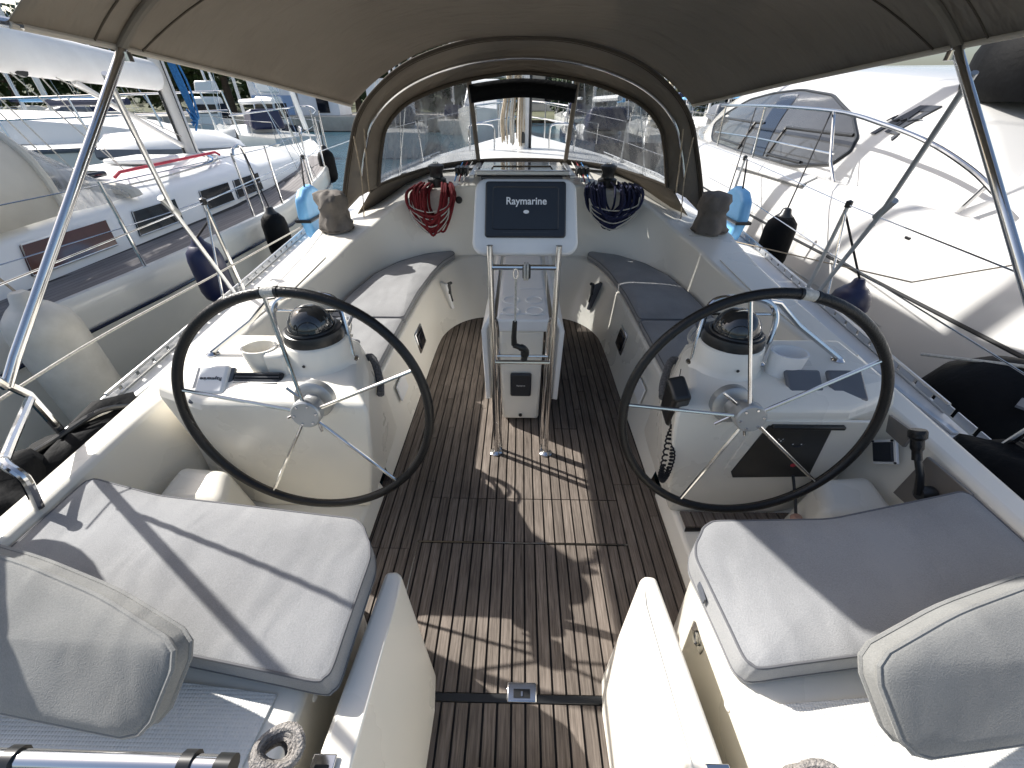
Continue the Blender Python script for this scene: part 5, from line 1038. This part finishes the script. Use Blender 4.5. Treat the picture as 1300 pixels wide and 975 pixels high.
fender(2.52, 4.15, .52, .14, .55, BLKM, BLKP, 'square-shouldered black fender hung from the motor yacht rail', rope=[(3.28, 5.25, 1.58)])
fender(2.46, 5.3, .45, .13, .5, BLKM, BLKP, 'smaller black fender further ahead against the motor yacht', rope=[(3.28, 6.95, 1.60)])
fender(2.40, 2.82, .43, .125, .36, FENW, NAVY, 'round white fender with navy top behind the right wheel', rope=[(2.06, 2.80, 1.12)])
bf = [o for o in bpy.data.objects if o.get('label', '').startswith('round white fender')][0]
MB().lathe([(.1265, .02), (.1265, .06), (.112, .12), (.075, .165), (.04, .182)], (2.40, 2.82, .43), 24).build('navy_top', NAVY, bf, ang=60)
bb = thing('ball_fender', 'big black round fender between the hulls at the right edge', 'fender', (2.5, 1.75, .1))
MB().lathe([(0, -.36), (.15, -.335), (.28, -.22), (.34, -.06), (.345, .06), (.29, .21), (.17, .31), (.06, .35), (0, .36)], (2.52, 1.72, .28), 32).build('ball', BLKM, bb, ang=70)
MB().tube([(2.3, 2.05, .5), (2.45, 1.7, .64), (2.7, 1.2, .72)], .009, 6).build('strap', ROPEW, bb)
MB().box((2.30, 1.50, .56), (.10, .05, .012), Matrix.Rotation(.6, 3, 'Z')).build('tag', GRYBLUE, bb)
for s in (-1, 1):
    t = thing('folded_fender_board', 'sky blue padded board with black strap behind the %s covered winch' % side(s), 'fender', (s * 2.0, 4.2, .58), 'sky blue boards on the rails')
    MB().prism([(s * 1.97, 3.98, .59), (s * 1.97, 4.28, .585), (s * 1.97, 4.34, .80), (s * 1.97, 4.30, .98), (s * 1.97, 4.18, 1.04), (s * 1.97, 4.02, 1.02), (s * 1.97, 3.93, .95), (s * 1.97, 3.90, .80)], [(s * 2.07, 3.98, .59), (s * 2.07, 4.28, .585), (s * 2.07, 4.34, .80), (s * 2.07, 4.30, .98), (s * 2.07, 4.18, 1.04), (s * 2.07, 4.02, 1.02), (s * 2.07, 3.93, .95), (s * 2.07, 3.90, .80)]).build('pad', BLUEV, t, bevel=.035, segs=4)
    MB().tube([(s * 1.96, 3.90, .77), (s * 1.96, 4.34, .77), (s * 2.08, 4.34, .77), (s * 2.08, 3.90, .77)], .016, 6, closed=True).build('strap', BLKP, t)
    MB().tube(catmull([(s * 2.02, 4.1, 1.03), (s * 2.03, 4.15, 1.12), (s * 2.08, 4.3, 1.24)], 4), .008, 6).build('lanyard', ROPEK, t)
# deck cleats and jib car tracks
for s in (-1, 1):
    c = thing('deck_cleat', 'small stainless deck fitting on the %s side deck behind the wheel' % side(s), 'cleat', (s * 1.86, 2.42, .51), 'side deck fittings')
    MB().lathe([(.03, .0), (.03, .012), (.014, .03), (0, .032)], (s * 1.88, 2.42, .512), 14).build('base', STEEL, c)
    MB().tube([(s * 1.88, 2.36, .545), (s * 1.88, 2.42, .54), (s * 1.88, 2.48, .545)], .009, 8).build('horn', BLKP, c)
    k = MB().box((s * 1.885, 2.1, .513), (.03, 1.5, .012)).build('genoa_track', ALU, bevel=.003); tag(k, 'thin aluminium track on the %s side deck' % side(s), 'track', 'side deck tracks')
# stern: black covered gear on both quarters, pushpit rails, rope
for s in (-1, 1):
    t = thing('black_gear_bag', 'black covered gear on the %s quarter outside the coaming' % side(s), 'bag', (s * 1.85, 1.0, .46), 'black gear on the quarters')
    if s < 0:
        lump((-1.84, .80, .40), [(.18, 0), (.22, .08), (.22, .16), (.17, .24), (.05, .27)], 3, .5, sx=.85, sy=1.25).build('bag', BLKM, t, ang=70)
        lump((-1.83, 1.18, .42), [(.13, 0), (.16, .06), (.15, .12), (.10, .17), (.02, .18)], 9, .5, sx=.85, sy=2.1).build('bag', BLKM, t, ang=70)
        MB().tube(catmull([(-1.74, 1.42, .56), (-1.78, 1.3, .62), (-1.84, 1.12, .60), (-1.80, .98, .64)], 6), .012, 8).build('hose', BLKP, t)
        MB().tube(catmull([(-1.73, 1.46, .55), (-1.80, 1.28, .60), (-1.88, 1.08, .57)], 6), .006, 8).build('cord', ROPEW, t)
    else:
        lump((1.84, .98, .42), [(.14, 0), (.17, .08), (.16, .15), (.10, .21), (.03, .23)], 4, .4, sx=.85, sy=1.9).build('bag', BLKM, t, ang=70)
        MB().box((1.80, .95, .655), (.10, .022, .006), Matrix.Rotation(-.7, 3, 'Z')).build('buckle', STEEL, t)
pp = thing('stern_rail', 'stainless stern rail with black clamps along the bottom left edge', 'rail', (-1.0, .12, .9))
MB().tube([(-1.75, .17, 1.0), (-1.0, .138, 1.0), (-.62, .138, 1.0), (-.385, .137, 1.0)], .0115, 12).build('tube', STEEL, pp)
MB().tube([(-.392, .137, 1.0), (-.372, .1368, 1.0)], .0135, 12).build('end_fitting', BLKP, pp)
for x in (-.66, -.43): MB().tube([(x - .008, .138, 1.0), (x + .008, .138, 1.0)], .0150, 12).build('clamp', BLKP, pp)
MB().tube([(-1.75, .20, 1.0), (-1.82, .6, .98), (-1.82, 1.1, .92)], .014, 10).build('side_tube', STEEL, pp)
MB().tube(catmull([(-1.80, 1.15, .80), (-1.60, .88, .80), (-1.55, .83, .80), (-1.50, .81, .76), (-1.53, .80, .64)], 5), .014, 10).build('lower_tube', STEEL, pp)
MB().tube([(-1.83, 1.13, .90), (-1.84, 1.18, .80), (-1.86, 1.2, .50)], .015, 10).build('post', STEEL, pp)
pr = thing('stern_rail', 'stainless stern rail tube on the right quarter beyond the cushion', 'rail', (1.8, .8, .9))
MB().tube([(1.75, .20, 1.0), (1.84, .6, .98), (1.84, 1.1, .92), (1.86, 1.2, .50)], .014, 10).build('side_tube', STEEL, pr)
for s, cx, cy, z in ((-1, -.50, .238, .58), (1, .565, .205, .56)):
    t = thing('rope_hank', 'grey braided rope hank %s' % ('hanging on the stern rail at bottom left' if s < 0 else 'at the bottom edge right of the walkway'), 'rope', (cx, cy, z), 'rope hanks at the stern')
    for k in range(6):
        rr = .028 + .006 * (k % 3); MB().tube([(cx + rr * 1.1 * math.cos(a) + .006 * (k - 2), cy + rr * math.sin(a) * .8, z + .012 * k + .008 * math.sin(2 * a)) for a in [j * math.pi / 8 for j in range(16)]], .0085, 7, closed=True).build('loop', mat('grey_braid', (.30, .28, .26), .9, var=.5, scale=150, bump=.8, bscale=220), t)
# unseen horseshoe shape added on the left stern rail to shade the helm cushion
hb_ = thing('shade_horseshoe', 'dark horseshoe shape added out of view by the left stern rail to shade the helm cushion', 'shade blocker', (-1.86, .62, .95))
MB().tube([(-1.84 + .05 * math.sin(a), .66 + .20 * math.cos(a), 1.14 + .20 * math.sin(a)) for a in [R(-60 + 300 * k / 24) for k in range(25)]], .075, 12).build('pad', BLKM, hb_)
# ================================================================== our mast, rig and foredeck seen through the hood
ms = thing('yacht_mast', 'our pale mast wrapped in hanging ropes, seen through the centre window', 'mast', (0, 6.9, 1.1))
MB().tube([(.02, 6.9, 1.0), (.02, 6.85, 5), (.02, 6.7, 15)], .085, 16, ell=1.3).build('spar', MASTA, ms)
MB().tube([(.12, 6.88, 1.05), (.11, 6.84, 5)], .02, 6).build('track', BLKP, ms)
for k in range(34):
    a = random.uniform(-.30, .05); b = a * .5 - .03; z0 = random.uniform(1.14, 1.25)
    MB().tube(catmull([(b, 6.80, 2.6), (b * .9 - .02, 6.76, 2.1), (a * .8, 6.75 + random.uniform(-.05, .05), 1.75), (a, 6.76 + random.uniform(-.05, .05), 1.45), (a * .95, 6.78, z0)], 4), .009, 6).build('hanging_rope', random.choice((ROPET, ROPEW, ROPET)), ms)
MB().box((.02, 6.76, 1.25), (.05, .05, .14)).build('rope_cleat', BLKP, ms, bevel=.01)
bm_ = thing('yacht_boom', 'our boom with its sail cover above the bimini', 'boom', (.1, 5, 2.7))
MB().tube([(.05, 6.75, 2.75), (.05, 4.5, 2.8), (.05, 2.2, 2.86)], [.16, .17, .13], 14, ell=1.3).build('sail_cover', SAILC, bm_)
MB().tube([(.05, 6.8, 2.6), (.05, 1.9, 2.72)], .06, 10).build('spar', ALU, bm_)
for s in (-1, 1):
    for zt, y in ((14, 6.5), (7.5, 6.3)):
        tag(MB().tube([(s * 1.75, y, .7), (s * .05, 6.8, zt)], .006, 6).build('shroud', STEEL), '%s wire shroud on the %s of our mast' % ('long' if zt > 10 else 'short', side(s)), 'shroud', 'shrouds of our mast')
pu = thing('pulpit', 'stainless bow rail of our yacht seen through the centre window', 'bow rail', (0, 12, 1))
for h in (.34, .66): MB().tube(catmull([(-1.0, 10.6, .92 + h), (-.55, 11.4, .97 + h), (0, 12.1, 1.0 + h), (.55, 11.4, .97 + h), (1.0, 10.6, .92 + h)], 6), .016, 8).build('rail', STEEL, pu)
for x, y in ((-1, 10.6), (-.55, 11.4), (.55, 11.4), (1, 10.6)): MB().tube([(x, y, .9), (x, y, 1.60)], .015, 8).build('post', STEEL, pu)
for s in (-1, 1):
    t = thing('mast_hoop', 'bent stainless hoop on the coachroof %s of our mast' % side(s), 'rail', (s * .5, 6.6, 1.1), 'hoops by our mast')
    MB().tube(catmull([(s * .38, 6.5, 1.10), (s * .38, 6.5, 1.36), (s * .44, 6.5, 1.42), (s * .66, 6.52, 1.42), (s * .72, 6.5, 1.36), (s * .72, 6.5, 1.10)], 5), .013, 8).build('hoop', STEEL, t)
fs = thing('furled_jib', 'rolled headsail on the forestay ahead of our mast', 'sail', (0, 12, 1.1))
MB().tube([(0, 11.9, 1.2), (0, 9.5, 8), (.01, 7.2, 14)], [.045, .07, .03], 10).build('roll', SAILC, fs)

bs = thing('backstay', 'grey braided backstay leg slanting past the upper left corner', 'stay', (-1.67, 1.0, 1.0))
for k in range(3):
    MB().tube([(-1.67 + .83 * .02 * i + .004 * math.cos(i * .9 + k * 2.1), 1.0 - .002 * i + .004 * math.sin(i * .9 + k * 2.1), 1.0 + i * .02) for i in range(90)], .0052, 6).build('strand', mat('grey_braid', (.30, .28, .26), .9), bs)
